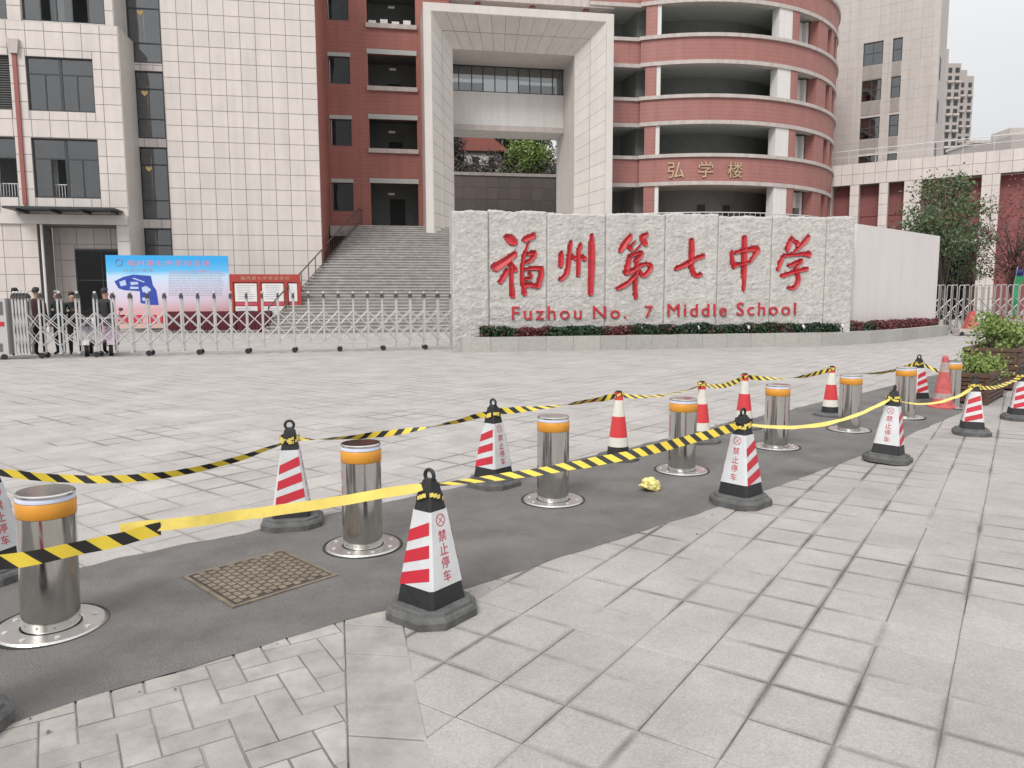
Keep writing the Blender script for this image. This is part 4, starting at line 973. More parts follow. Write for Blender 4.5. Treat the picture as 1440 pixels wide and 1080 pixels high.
for k in range(30000):
    s = rng.uniform(.6, kd[-1]-.3); p = kp(s); d_ = kp(min(s+.1, kd[-1]))-kp(s-.1); d_ /= np.linalg.norm(d_); n_ = np.array([-d_[1], d_[0]])
    o_ = .26+rng.random()*.55; z = .36+.30*rng.random()*(1+.4*noise.noise((p[0]*2, p[1]*2, 0)))
    q = [*(p+n_*o_), z]; (pr_ if noise.noise((p[0]*.8, 1, 0))+(.4 if s > 13 else -.1)+rng.normal()*.15 > .12 else pg).append(q)
t.part('green_plants', leaf_cloud(pg, .05), M_LEAFD, kind='stuff'); t.part('red_plants', leaf_cloud(pr_, .05), M_LEAFR, kind='stuff')
for x, wh_ in ((686, 'at the blank first stone panel'), (815, 'below the second carved character'), (902, 'below the third carved character'), (981, 'below the fourth carved character'), (1051, 'below the fifth carved character'), (1128, 'below the last carved character'), (1183, 'at the blank last stone panel')):
    u, _ = F(x, 468, VW-.35); P0 = FU*u+FN*(VW-.42)
    g = T('garden_spotlight', 'small white garden spotlight in the bed '+wh_, 'spotlight', (float(P0[0]), float(P0[1]), .36), group='spotlights in the planting bed')
    x0, y0 = float(P0[0]), float(P0[1]); g.part('stake', MB().tube([(x0, y0, .3), (x0, y0, .56)], .012, 6), M_GATED); g.part('lamp_head', MB().tube([(x0, y0-.05, .56), (x0, y0+.05, .62)], .035, 10), M_WHITE)
# ================================================================== GATES
gA, gB = np.array([-12.3, 18.36]), np.array([-1.75, 21.75]); gl = float(np.linalg.norm(gB-gA)); ga = math.atan2(gB[1]-gA[1], gB[0]-gA[0])
GF = (float(gA[0]), float(gA[1]), ga)
t = T('retractable_gate', 'silver folding school gate of posts and scissor lattice, left of the stone wall', 'gate', (0, 0, 0), GF)
post = MB().box(-.02, .02, -.02, .02, .1, 1.52).mesh('post', M_GATE)
capm = MB().box(-.03, .03, -.05, .33, 1.52, 1.575).prism([(-.05, 1.575), (.33, 1.575), (.27, 1.63), (.0, 1.63)], -.028, .028).__class__() if False else MB().box(-.032, .032, -.05, .33, 1.5, 1.57).box(-.024, .024, -.02, .28, 1.57, 1.61)
capm = capm.mesh('cap', M_GATED)
ball = MB().lathe([(0, 1.6), (.03, 1.61), (.042, 1.64), (.03, 1.67), (0, 1.68)], 10); ball.smooth = True; ball = ball.mesh('finial', M_GATE)
foot = MB().box(-.03, .03, -.03, .31, .1, .15).mesh('foot_bar', M_GATE)
wheel = MB().lathe([(0, -.025), (.07, -.025), (.075, 0), (.07, .025), (0, .025)], 16).mesh('wheel', M_BLACK)
SP = [-.02+.07*k for k in range(5)]; x = .55
while x < gl+.02: SP.append(x); x += .405
bars = {}
def bar(dx, dz):
    k = (round(dx, 2), round(dz, 2))
    if k not in bars: bars[k] = MB().tube([(0, 0, 0), (dx, 0, dz)], .013, 6).mesh('lattice_bar', M_GATE)
    return bars[k]
for i, s in enumerate(SP):
    t.inst('post', post, (s, 0, 0)); t.inst('post', post, (s+.02, .28, 0)); t.inst('cap', capm, (s+.01, 0, 0)); t.inst('finial', ball, (s+.01, .12, 0)); t.inst('foot_bar', foot, (s+.01, 0, 0))
    if i % 3 == 2 and i > 4: t.inst('wheel', wheel, (s, -.05, .076), (R(90), 0, 0)); t.inst('wheel', wheel, (s+.03, .3, .076), (R(90), 0, 0))
    if i+1 < len(SP):
        d = SP[i+1]-s
        for yy in (.0, .28):
            for (za, zb) in ((.72, 1.14), (1.14, .72), (.30, .72), (.72, .30)): t.inst('lattice_bar', bar(d, zb-za), (s, yy+(.022 if za < zb else -.022), za))
t = T('gate_motor_unit', 'grey gate drive cabinet with a red strip at the folded end of the gate', 'gate drive', (-.42, .1, 0), GF)
t.part('cabinet', MB().box(-.62, -.14, -.12, .34, .12, 1.5), M_GATE); t.part('display', MB().box(-.58, -.2, -.135, -.121, 1.1, 1.42), M_LOUV)
t.part('logo_strip', MB().box(-.59, -.19, -.13, -.121, .82, .93), M_CRED); t.part('lettering', MB().box(-.52, -.3, -.13, -.121, .74, .78), M_GATED)
t.part('warning_light', MB().lathe([(.05, 1.5), (.05, 1.58), (0, 1.62)], 10, c=(-.38, .1, 0)), M_GATED)
for xx in (-.52, -.24): t.part('wheel', MB().tube([(xx, -.14, .07), (xx, -.1, .07)], .07, 14), M_BLACK)
t.part('grille', MB().box(-.5, -.26, -.13, -.121, .2, .4), M_LOUV)
t = T('gate_pier', 'white square gate pier at the far end of the folding gate', 'pier', (-.95, .1, 0), GF); t.part('shaft', MB().box(-1.35, -.68, -.25, .5, 0, 1.75), M_WHITE); t.part('cap', MB().box(-1.4, -.63, -.3, .55, 1.75, 1.85), M_LEDGE)
# gate on the right
t = T('retractable_gate', 'grey folding gate of tall looped posts beside the pale screen wall', 'gate', (17.2, 30.3, 0))
M_G2 = mat('gate_steel_grey', (.40, .385, .375), .35, .5, var=.1)
lp = MB().tube([(-.12, 0, .1), (-.12, 0, 1.9), (-.09, 0, 1.98), (.09, 0, 1.98), (.12, 0, 1.9), (.12, 0, .1)], .022, 8).mesh('loop_post', M_G2)
lb = MB().tube([(0, 0, 0), (.62, 0, -.62)], .022, 6).mesh('lattice_bar', M_G2); lb2 = MB().tube([(0, 0, 0), (.62, 0, .62)], .022, 6).mesh('lattice_bar', M_G2)
for k in range(12):
    x = 17.0+k*.5; t.inst('loop_post', lp, (x, 30.3, 0)); t.inst('loop_post', lp, (x+.03, 30.65, 0))
    for z in (1.45, .85): t.inst('lattice_bar', lb, (x, 30.27, z)); t.inst('lattice_bar', lb2, (x, 30.68, z-.62))
    t.inst('wheel', wheel, (x, 30.25, .076), (R(90), 0, 0))
t = T('red_barrier', 'small red folding warning stand on a pale wheeled block by the grey gate', 'barrier', (17.9, 28.9, 0))
t.part('stand', MB().prism([(17.7, .25), (18.2, .25), (18.02, .95), (17.92, .95)], 28.9, 28.96, axis='y').prism([(17.7, .25), (18.2, .25), (18.02, .9), (17.92, .9)], 29.1, 29.15, axis='y'), M_COLD)
t.part('block', MB().box(17.35, 18.5, 28.7, 29.2, .08, .26), M_LEDGE)
for xx in (17.45, 18.4): t.part('wheel', MB().tube([(xx, 28.68, .08), (xx, 28.76, .08)], .08, 12), M_BLACK)
# ================================================================== BANNER, TABLES, NOTICE BOARD
VN = 37.0
t = T('campus_banner', 'blue and white campus map banner on a stand against the beige block', 'banner', (-9.8, VN, 0), FAC)
m = bpy.data.materials.new('banner_print'); m.use_nodes = True; n_ = m.node_tree; b_ = n_.nodes['Principled BSDF']; b_.inputs['Roughness'].default_value = .6
tc_ = n_.nodes.new('ShaderNodeTexCoord'); sp_ = n_.nodes.new('ShaderNodeSeparateXYZ'); cr_ = n_.nodes.new('ShaderNodeValToRGB'); e_ = cr_.color_ramp.elements
e_[0].position = 0; e_[0].color = (.55, .40, .33, 1); e_[1].position = 1; e_[1].color = (.03, .36, .75, 1)
for pos, c in ((.30, (.62, .36, .38)), (.42, (.62, .52, .62)), (.62, (.60, .62, .76)), (.76, (.52, .68, .84)), (.84, (.12, .48, .80))): q = e_.new(pos); q.color = (*c, 1)
nz_ = n_.nodes.new('ShaderNodeTexNoise'); nz_.inputs['Scale'].default_value = 3; ma_ = n_.nodes.new('ShaderNodeMath'); ma_.operation = 'MULTIPLY_ADD'; ma_.inputs[1].default_value = .1
n_.links.new(tc_.outputs['Generated'], sp_.inputs[0]); n_.links.new(tc_.outputs['Generated'], nz_.inputs['Vector']); n_.links.new(nz_.outputs[0], ma_.inputs[0]); n_.links.new(sp_.outputs[2], ma_.inputs[2]); n_.links.new(ma_.outputs[0], cr_.inputs[0]); n_.links.new(cr_.outputs[0], b_.inputs['Base Color'])
bn0, bn1, bz0, bz1 = -12.5, -7.15, .2, 3.56
sheet = t.part('sheet', MB().box(bn0, bn1, VN, VN+.03, bz0, bz1), m)
M_MAP = mat('map_blue', (.025, .06, .36), .6, var=.1); M_MAPW = mat('map_pale', (.45, .55, .75), .6, var=.1); M_PINK = mat('print_pink', (.70, .22, .30), .6); M_INK = mat('print_grey', (.36, .36, .45), .6)
def Zb(pts): return [F(140+x/7.2, 340+y/7.2, VN) for x, y in pts]
t.part('map_print', MB().prism(Zb([(150,400),(240,355),(345,332),(520,345),(540,440),(575,490),(600,640),(520,640),(415,620),(408,500),(250,490),(190,470)]), VN-.006, VN-.002, axis='y'), M_MAP, sheet)
for q in ([(425,465),(470,445),(520,480),(515,500),(440,512)], [(310,408),(385,405),(395,430),(320,440)], [(330,372),(350,365),(460,405),(450,412)], [(200,405),(260,385),(275,440),(215,450)], [(430,570),(480,555),(500,590),(440,600)], [(310,455),(395,455),(395,478),(310,478)]): t.part('map_block', MB().prism(Zb(q), VN-.011, VN-.007, axis='y'), M_MAPW, sheet)
u0, z0 = Zb([(285, 245)])[0]; u1, z1 = Zb([(1110, 190)])[0]
tm = text_mb('福州第七中学校区图', width=u1-u0, height=z1-z0, ext=.004, spacing=1.35); remap(tm, lambda x, y, z: (u0+x, VN-.002-z, z0+y)); t.part('title', tm, M_PINK, sheet)
u0, z0 = Zb([(150, 245)])[0]; t.part('emblem', MB().ring((u0+.2, VN-.006, z0+.17), .15, .022, 18, 5), mat('emblem_ink', (.25, .25, .4), .6), sheet)
u0, z0 = Zb([(240, 300)])[0]; u1, z1 = Zb([(540, 280)])[0]; tm = text_mb('校园平面图', width=u1-u0, height=z1-z0+.02, ext=.003, spacing=1.3); remap(tm, lambda x, y, z: (u0+x, VN-.002-z, z0+y)); t.part('subtitle', tm, M_INK, sheet)
mb = MB(); mb2 = MB()
for k in range(16):
    y = 285+k*17; a = 700 if k else 950; x = a
    while x < (1230 if k else 1110):
        w_ = random.uniform(10, 45); (p, q) = Zb([(x, y), (x+w_, y+6)])
        (mb2 if k < 2 else mb).box(p[0], q[0], VN-.005, VN-.002, q[1], p[1]); x += w_+random.uniform(4, 10)
t.part('text_lines', mb, M_INK, sheet, kind='stuff'); t.part('heading_lines', mb2, M_PINK, sheet, kind='stuff')
for k in range(4): t.part('red_panel', MB().box(bn0+.35+k*.62, bn0+.82+k*.62, VN-.006, VN-.002, .42, .82), M_CRED, sheet)
mb = MB()
for u in (bn0+.1, (bn0+bn1)/2, bn1-.1): mb.tube([(u, VN+.06, 0), (u, VN+.06, bz1)], .03, 6); mb.tube([(u, VN+.08, bz1*.7), (u, VN+1.0, 0)], .025, 6)
t.part('stand', mb, M_GATE)
for k, (u, wh_) in enumerate(((-9.75, 'at the middle of the campus banner'), (-8.2, 'between two others at the banner edge'), (-6.65, 'in front of the notice board post'))):
    t = T('cloth_table', 'table under a dark maroon cloth '+wh_, 'table', (u+.75, VN-.8, 0), FAC, group='maroon cloth tables')
    mb = MB(); n = 40
    for j in range(n+1):
        x = u+1.5*j/n; y = VN-1.15+.03*math.sin(j*1.7+k); mb.v += [(x, y, .12), (x, VN-1.12, .98), (x, VN-.5, .98), (x, VN-.48+.02*math.sin(j*1.3), .12)]
    for j in range(n):
        q = 4*j
        for a in (0, 1, 2): mb.f.append((q+a, q+4+a, q+5+a, q+1+a)); mb.m.append(0)
    mb.f += [(0, 1, 2, 3), (4*n+3, 4*n+2, 4*n+1, 4*n)]; mb.m += [0, 0]
    t.part('cloth', mb, M_MAROON)
    for a in (.1, 1.4):
        for b in (-1.05, -.58): t.part('leg', MB().tube([(u+a, VN+b, 0), (u+a, VN+b, .96)], .02, 6), M_GATED)
VO = 36.3
t = T('notice_board', 'red framed school notice board with white paper sheets beside the stairs', 'notice board', (-5.4, VO, 0), FAC)
M_BRED = mat('board_red', (.36, .04, .032), .5, var=.12)
t.part('back_panel', MB().box(-6.95, -3.85, VO+.02, VO+.08, .35, 2.66), M_BRED)
t.part('header', MB().box(-6.98, -3.82, VO-.05, VO+.018, 2.32, 2.68), M_BRED)
for u in (-6.98, -5.75, -4.55, -3.94): t.part('post', MB().box(u, u+.14, VO-.06, VO+.018, 0, 2.318), M_BRED)
mb = MB(); tm = text_mb('福州第七中学宣传栏', width=2.2, height=.17, ext=.004, spacing=1.3); remap(tm, lambda x, y, z: (-6.5+x, VO-.052-z, 2.42+y)); t.part('lettering', tm, M_GOLD)
M_PAPER = mat('paper', (.68, .68, .66), .7, var=.05)
for (a, b) in ((-6.78, -5.8), (-5.56, -4.6), (-4.36, -3.98)):
    for (c, d_) in ((1.42, 2.26), (.62, 1.2)):
        p = t.part('sheet', MB().box(a, b, VO+.0, VO+.018, c, d_), M_PAPER); mb = MB()
        for k in range(7):
            zz = d_-.12-k*.1
            if zz > c+.05: mb.box(a+.1+random.uniform(0, .1), b-.1-random.uniform(0, .2), VO-.003, VO-.001, zz, zz+.03)
        t.part('text_lines', mb, M_INK, p, kind='stuff')
    t.part('ribbon_print', MB().box(a, b, VO+.0, VO+.018, 1.24, 1.38), mat('ribbon_red', (.48, .07, .11), .6))
# ================================================================== PEOPLE
def person(label, x, y, face, hgt, jacket, trousers, hair=M_HAIR, arms='down', z=0.):
    J = dict(pel=(0,0,.93,.135,.105), wai=(0,0,1.08,.125,.10), che=(0,.01,1.28,.155,.115), nec0=(0,.01,1.43,.09,.08), nec=(0,.0,1.47,.052,.052), hd0=(0,-.01,1.545,.07,.08), hd1=(0,-.01,1.62,.078,.092), hd2=(0,0,1.69,.06,.07))
    E = [('pel','wai'),('wai','che'),('che','nec0'),('nec0','nec'),('nec','hd0'),('hd0','hd1'),('hd1','hd2')]
    for s, n in ((-1, 'l'), (1, 'r')):
        J.update({n+'hip': (s*.09,0,.86,.092,.098), n+'kn': (s*.10,-.015,.49,.062,.066), n+'an': (s*.105,.015,.09,.042,.048), n+'to': (s*.115,-.12,.035,.042,.03), n+'sh': (s*.185,.01,1.39,.062,.062)})
        if arms == 'down' or (arms == 'one' and s < 0): J.update({n+'el': (s*.225,.02,1.12,.046,.046), n+'wr': (s*.235,-.05,.89,.034,.034), n+'ha': (s*.235,-.07,.80,.036,.022)})
        else: J.update({n+'el': (s*.23,-.05,1.13,.046,.046), n+'wr': (s*.14,-.25,1.2,.034,.034), n+'ha': (s*.08,-.29,1.26,.036,.03)})
        E += [('pel',n+'hip'),(n+'hip',n+'kn'),(n+'kn',n+'an'),(n+'an',n+'to'),('nec0',n+'sh'),(n+'sh',n+'el'),(n+'el',n+'wr'),(n+'wr',n+'ha')]
    K = list(J); me = bpy.data.meshes.new('p'); me.from_pydata([J[k][:3] for k in K], [(K.index(a), K.index(b)) for a, b in E], [])
    o = bpy.data.objects.new('p', me); COL.objects.link(o); md = o.modifiers.new('s', 'SKIN'); md.use_smooth_shade = True
    for i, k in enumerate(K): sv = me.skin_vertices[0].data[i]; sv.radius = J[k][3:5]; sv.use_root = k == 'pel'
    sb = o.modifiers.new('d', 'SUBSURF'); sb.levels = 1; sb.render_levels = 1
    dg = bpy.context.evaluated_depsgraph_get(); bm_ = bpy.data.meshes.new_from_object(o.evaluated_get(dg)); bpy.data.objects.remove(o)
    t = T('person', label, 'person', (x, y, z), rot=face); t.o.scale = (hgt/1.76,)*3
    body = bpy.data.objects.new('body', bm_); COL.objects.link(body); body.parent = t.o; bm_.materials.clear()
    for q in (trousers, jacket, M_SKIN, M_BLACK): bm_.materials.append(q)
    for p in bm_.polygons:
        c = p.center; h = c.z; hand = abs(c.x) > .19 and h < .86 or (arms != 'down' and c.y < -.275)
        p.material_index = 2 if (h > 1.475 or hand) else 1 if (h > .88 or abs(c.x) > .2) else 0 if h > .09 else 3
        p.use_smooth = True
    hm = MB(); n = 14
    for j in range(7):
        th_ = j/6*1.75
        for i in range(n):
            a = 2*math.pi*i/n; f_ = math.sin(a) < -.2 and j > 3; r_ = 1.0 if not f_ else .9
            hm.v.append((.086*r_*math.sin(th_)*math.cos(a), .008+.103*r_*math.sin(th_)*math.sin(a), 1.655+.118*math.cos(th_)+(.06 if f_ else 0)))
    for j in range(6):
        for i in range(n): hm.f.append((j*n+i, (j+1)*n+i, (j+1)*n+(i+1) % n, j*n+(i+1) % n)); hm.m.append(0)
    hm.smooth = True
    def add(nm, mb, mm):
        ob = bpy.data.objects.new(nm, mb.mesh(nm, mm)); COL.objects.link(ob); ob.parent = t.o; return ob
    add('hair', hm, hair)
    add('collar', MB().lathe([(.085, 1.42), (.075, 1.475), (.065, 1.48)], 14, closed=False), jacket)
    for s in (-1, 1):
        add('ear', MB().lathe([(0, -.02), (.012, -.012), (.012, .012), (0, .02)], 8, c=(s*.083, 0, 1.6)), M_SKIN)
        add('eye', MB().box(s*.03-.011, s*.03+.011, -.102, -.09, 1.612, 1.622), M_HAIR)
    add('nose', MB().prism([(-.012, 1.575), (.012, 1.575), (0, 1.62)], -.118, -.08, axis='y'), M_SKIN)
    return t
C_ = lambda n, c: mat(n, c, .85, var=.15, vscale=8)
person('person in a dark green jacket behind the gate drive cabinet', -13.0, 19.5, R(20), 1.78, C_('cloth_green', (.02, .035, .025)), C_('cloth_black', (.015, .015, .017)))
person('person in a dark maroon coat seen from behind at the folded gate', -12.35, 19.35, R(175), 1.79, C_('cloth_maroon', (.04, .014, .017)), C_('cloth_black', (.015, .015, .017)))
person('grey haired person in a dark teal jacket facing out through the gate', -12.05, 19.75, R(-15), 1.72, C_('cloth_teal', (.012, .03, .035)), C_('cloth_navy', (.014, .016, .028)), M_HAIRG, 'one')
person('person in all black clothes standing by the white scooter', -11.75, 19.9, R(30), 1.68, C_('cloth_black', (.015, .015, .017)), C_('cloth_black', (.015, .015, .017)), M_HAIR, 'bent')
person('person in a charcoal coat standing beside the campus banner', -10.95, 20.05, R(165), 1.78, C_('cloth_charcoal', (.03, .03, .03)), C_('cloth_black', (.015, .015, .017)))
P0 = at(1424, 450, 31.3); fx, fy = float(P0[0]), float(P0[1])
t = T('feather_flag', 'green feather flag with a blue top on a pole behind the grey gate', 'flag', (fx, fy, 0))
t.part('pole', MB().tube([(fx-.14, fy, 0), (fx-.05, fy, 2.0), (fx+.06, fy, 2.75)], .015, 6), M_GATE)
def cloth(z0, z1, w0, w1, x0, x1):
    mb = MB(); n = 10
    for k in range(n+1):
        q = k/n; z = z0+(z1-z0)*q; x = x0+(x1-x0)*q; w_ = w0+(w1-w0)*q; mb.v += [(fx+x, fy-.03+.03*math.sin(k*1.1), z), (fx+x+w_, fy-.06+.05*math.sin(k*.9+1), z)]
    for k in range(n): i = 2*k; mb.f.append((i, i+1, i+3, i+2)); mb.m.append(0)
    mb.smooth = True; return mb
t.part('flag_cloth', cloth(.7, 2.35, .22, .34, -.13, -.04), C_('cloth_bright_green', (.03, .26, .09))); t.part('flag_top', cloth(2.35, 2.74, .34, .12, -.04, .05), C_('cap_blue', (.02, .03, .13)))
t.part('base', MB().lathe([(.2, 0), (.2, .05), (.05, .1)], 16, c=(fx-.14, fy, 0)), M_BLACK)
def scooter(label, x, y, rot, col):
    t = T('electric_scooter', label, 'scooter', (0, 0, 0)); t.o.location = (x, y, 0); t.o.rotation_euler = (0, 0, rot)
    for yy in (-.55, .6): w_ = t.part('wheel', MB().tube([(-.045, yy, .21), (.045, yy, .21)], .21, 20), M_BLACK); t.part('rim', MB().tube([(-.05, yy, .21), (.05, yy, .21)], .1, 14), M_GATE, w_)
    fm = MB().prism([(-.5, .3), (-.36, .34), (-.3, .95), (-.38, 1.02), (-.52, .6)], -.17, .17).__class__()
    def yz(mb, poly, x0, x1):
        i = len(mb.v); n = len(poly); mb.v += [(x0, a, b) for a, b in poly]+[(x1, a, b) for a, b in poly]
        mb.f += [tuple(range(i, i+n)), tuple(range(i+n, i+2*n))[::-1]]+[(i+k, i+n+k, i+n+(k+1)%n, i+(k+1)%n) for k in range(n)]; mb.m += [0]*(n+2); return mb
    t.part('front_fairing', yz(MB(), [(-.6, .42), (-.42, .34), (-.3, .5), (-.27, .95), (-.36, 1.0), (-.5, .75)], -.19, .19), col)
    t.part('front_mudguard', yz(MB(), [(-.8, .3), (-.72, .46), (-.55, .5), (-.36, .4), (-.4, .36), (-.55, .44), (-.7, .4)], -.08, .08), col)
    t.part('footboard', yz(MB(), [(-.4, .26), (.3, .26), (.3, .34), (-.4, .34)], -.16, .16), M_GATED); t.part('rear_body', yz(MB(), [(.15, .34), (.85, .45), (.9, .62), (.2, .62)], -.16, .16), col)
    t.part('seat', yz(MB(), [(.12, .62), (.85, .63), (.88, .74), (.5, .72), (.12, .70)], -.15, .15), M_BLACK)
    t.part('handlebar', MB().tube([(-.34, -.2, 1.05), (-.15, -.3, 1.02), (.15, -.3, 1.02), (.34, -.2, 1.05)], .02, 8), M_BLACK)
    t.part('headlight', MB().tube([(0, -.56, .72), (0, -.5, .74)], .075, 14), M_LED)
    for s in (-1, 1): m_ = t.part('mirror', MB().tube([(s*.2, -.3, 1.03), (s*.27, -.32, 1.2)], .008, 5), M_BLACK); t.part('mirror_glass', MB().box(s*.27-.05, s*.27+.05, -.335, -.32, 1.17, 1.25), M_GATED, m_)
    t.part('basket', MB().box(-.14, .14, -.72, -.53, .78, .98), M_GATED)
scooter('white electric scooter parked nose-on behind the gate', -11.3, 19.75, R(25), mat('scooter_white', (.62, .62, .62), .3, coat=.5))
scooter('pale pink electric scooter parked nose-on behind the gate', -10.75, 19.9, R(25), mat('scooter_pink', (.62, .45, .55), .3, coat=.5))
# ================================================================== BOLLARDS
def bollard():
    t = T('bollard', '', 'bollard'); 
    mb = MB().lathe([(.1095, .0), (.1095, .503)], 48, closed=False); mb.smooth = True; t.part('body', mb, M_STEEL)
    mb = MB().lathe([(.1095, .504), (.1112, .506), (.1112, .566), (.1095, .568)], 48, closed=False); mb.smooth = True; t.part('reflective_band', mb, M_OBAND)
    mb = MB().lathe([(.1095, .57), (.1095, .58), (.107, .581), (.107, .589), (.1095, .59)], 48, closed=False); t.part('light_strip', mb, M_LED)
    mb = MB().lathe([(.1098, .5902), (.1098, .598), (.105, .603), (0, .603)], 48); t.part('cap', mb, M_STEEL)
    mb = MB().lathe([(.116, .0), (.116, .0245), (.122, .026), (.2, .026), (.207, .018)], 48, closed=False); f = t.part('flange', mb, M_STEELB)
    t.part('gasket', MB().lathe([(.207, .012), (.218, .0235), (.223, .012)], 48, closed=False), M_BLACK, f)
    for k in range(8): a = k*math.pi/4+.2; t.part('bolt', MB().lathe([(.011, .025), (.011, .03), (0, .031)], 8, c=(.165*math.cos(a), .165*math.sin(a), 0)), M_GATE, f)
    return t.o
bpos = [(-1.96, 3.01), (-.84, 4.03), (.28, 4.98), (1.37, 5.87), (2.47, 6.82), (3.56, 7.72), (4.59, 8.55), (5.62, 9.40)]
bl_ = ['steel bollard beside the tall striped cone, left of the manhole cover', 'steel bollard just behind the square manhole cover', 'steel bollard between the two square cones in front of the tape', 'steel bollard next to the yellow plastic bag',
       'steel bollard standing behind a square no-parking cone, one past the yellow bag', 'steel bollard two past the yellow bag, with the low tape across its foot', 'steel bollard hiding a tape-wrapped black cone', 'steel bollard half hidden behind the faded red cone and planter box']
pro = bollard()
for k, (x, y) in enumerate(bpos):
    o = pro if k == 0 else copy_tree(pro); o.location = (x, y, .004); o.rotation_euler = (R([1.5, .3, 0, .2, 0, 0, .5, 0][k]), R([-1.0, 0, 0, 0, .3, 0, .8, 0][k]), random.uniform(0, 3)); o['label'] = bl_[k]; o['group'] = 'steel bollards along the asphalt strip'
# ================================================================== CONES
def sq_cone():
    t = T('traffic_cone', '', 'traffic cone')
    oc = [(-.18, -.10), (-.10, -.18), (.10, -.18), (.18, -.10), (.18, .10), (.10, .18), (-.10, .18), (-.18, .10)]
    mb = MB(); lv = [(1., 0), (1., .035), (.95, .048), (.88, .054), (.86, .066), (.80, .070)]
    for s, z in lv: mb.v += [(a*s, b*s, z) for a, b in oc]
    for k in range(len(lv)-1):
        for j in range(8): mb.f.append((k*8+j, k*8+(j+1) % 8, (k+1)*8+(j+1) % 8, (k+1)*8+j)); mb.m.append(0)
    mb.f += [tuple(range(8))[::-1], tuple(range(40, 48))]; mb.m += [0, 0]; t.part('base', mb, M_BASE)
    def fru(z0, h0, z1, h1, c=.14, mm=None):
        mb = MB()
        for z, h in ((z0, h0), (z1, h1)):
            k = h*c; mb.v += [(-h, -h+k, z), (-h+k, -h, z), (h-k, -h, z), (h, -h+k, z), (h, h-k, z), (h-k, h, z), (-h+k, h, z), (-h, h-k, z)]
        mb.f += [(j, (j+1) % 8, 8+(j+1) % 8, 8+j) for j in range(8)]+[tuple(range(8))[::-1], tuple(range(8, 16))]; mb.m += [0]*10; return mb
    def hw(z): return .113-(z-.06)*.148      # half width of the body
    t.part('lower_collar', fru(.06, hw(.06), .15, hw(.15)), M_BLACK)
    sl_ = t.part('sleeve', fru(.15, hw(.15)+.003, .475, hw(.475)+.003), M_CWHITE)
    t.part('top_collar', fru(.475, hw(.475), .59, hw(.59)-.003), M_BLACK)
    t.part('knob', fru(.59, .026, .605, .022), M_BLACK)
    rg = MB().ring((0, 0, .622), .026, .0085, 18, 8, 'y'); rg.smooth = True; t.part('handle', rg, M_BLACK)
    for side in (-1, 1):
        for zc in (.205, .30, .395):           # striped faces: +-y
            mb = MB(); pts = []
            for (s, dz) in ((-1, -.062), (1, -.012), (1, .042), (-1, -.008)):
                z = zc+dz*1.0; h = hw(z)+.0045; pts.append((-s*side*(h*.86), side*h, z))
            mb.quad(*(pts if side < 0 else pts)); mb.f[-1] = mb.f[-1] if side < 0 else mb.f[-1]
            t.part('stripe', mb, M_CRED, sl_)
        # text faces: +-x
        z = .44; h = hw(z); rg = MB()
        def onf(mb): return remap(mb, lambda x, y, zz: (side*(hw(y)+.0045+zz), side*x, y))
        n = 24; r_ = .027
        for j in range(n):
            a, b = 2*math.pi*j/n, 2*math.pi*(j+1)/n; rg.quad((r_*math.cos(a), .435+r_*math.sin(a), 0), (r_*math.cos(b), .435+r_*math.sin(b), 0), (r_*.87*math.cos(b), .435+r_*.87*math.sin(b), 0), (r_*.87*math.cos(a), .435+r_*.87*math.sin(a), 0))
        for s in (-1, 1): c = math.cos(R(45))*r_*.87; rg.quad((-c-.0012, .435-s*c, .0004*s), (-c+.0022, .435-s*c, .0004*s), (c+.0022, .435+s*c, .0004*s), (c-.0022, .435+s*c, .0004*s))
        t.part('symbol', onf(rg), M_CRED, sl_)
        for k, ch in enumerate('禁止停车'):
            tm = text_mb(ch, height=.048, ext=.0003); wch = max(p[0] for p in tm.v); remap(tm, lambda x, y, zz: (x-wch/2, .345-k*.058+y, zz)); t.part('lettering', onf(tm), M_CRED, sl_)
    return t.o
def rd_cone():
    t = T('traffic_cone', '', 'traffic cone')
    oc = [(-.17, -.09), (-.09, -.17), (.09, -.17), (.17, -.09), (.17, .09), (.09, .17), (-.09, .17), (-.17, .09)]
    mb = MB(); lv = [(1., 0), (1., .028), (.9, .042), (.75, .05)]
    for s, z in lv: mb.v += [(a*s, b*s, z) for a, b in oc]
    for k in range(3):
        for j in range(8): mb.f.append((k*8+j, k*8+(j+1) % 8, (k+1)*8+(j+1) % 8, (k+1)*8+j)); mb.m.append(0)
    mb.f += [tuple(range(8))[::-1], tuple(range(24, 32))]; mb.m += [0, 0]; t.part('base', mb, M_BASE)
    r = lambda z: .098-(z-.04)*.125
    for nm, a, b, m_ in (('lower_collar', .04, .12, M_BLACK), ('white_band', .12, .20, M_CCREAM), ('red_band', .20, .38, M_CORANGE), ('white_band', .38, .52, M_CCREAM), ('red_tip', .52, .585, M_CORANGE)):
        mb = MB().lathe([(r(a), a), (r(b)+.0005, b)], 28, closed=(nm == 'red_tip')); mb.smooth = False; t.part(nm, mb, m_)
    t.part('top_plug', MB().lathe([(.026, .585), (.024, .6), (0, .602)], 16), M_BLACK); return t.o
def tape_knot(par, z, r, rot):
    mb = MB()
    for k in range(24):
        a = rot+k*.28; b = rot+(k+1)*.28; zz = z+.014*math.sin(k*.55+rot)
        mb.quad((r*math.cos(a), r*math.sin(a), zz-.008), (r*math.cos(b), r*math.sin(b), zz-.006), (r*math.cos(b), r*math.sin(b), zz+.012), (r*math.cos(a), r*math.sin(a), zz+.01), m=1 if k % 4 == 1 else 0)
    o = bpy.data.objects.new('tape_wrap', mb.mesh('tape_wrap', [M_TAPEPL, M_BLACK])); COL.objects.link(o); o.parent = par
sq, rd = sq_cone(), rd_cone(); cf = [True, True]
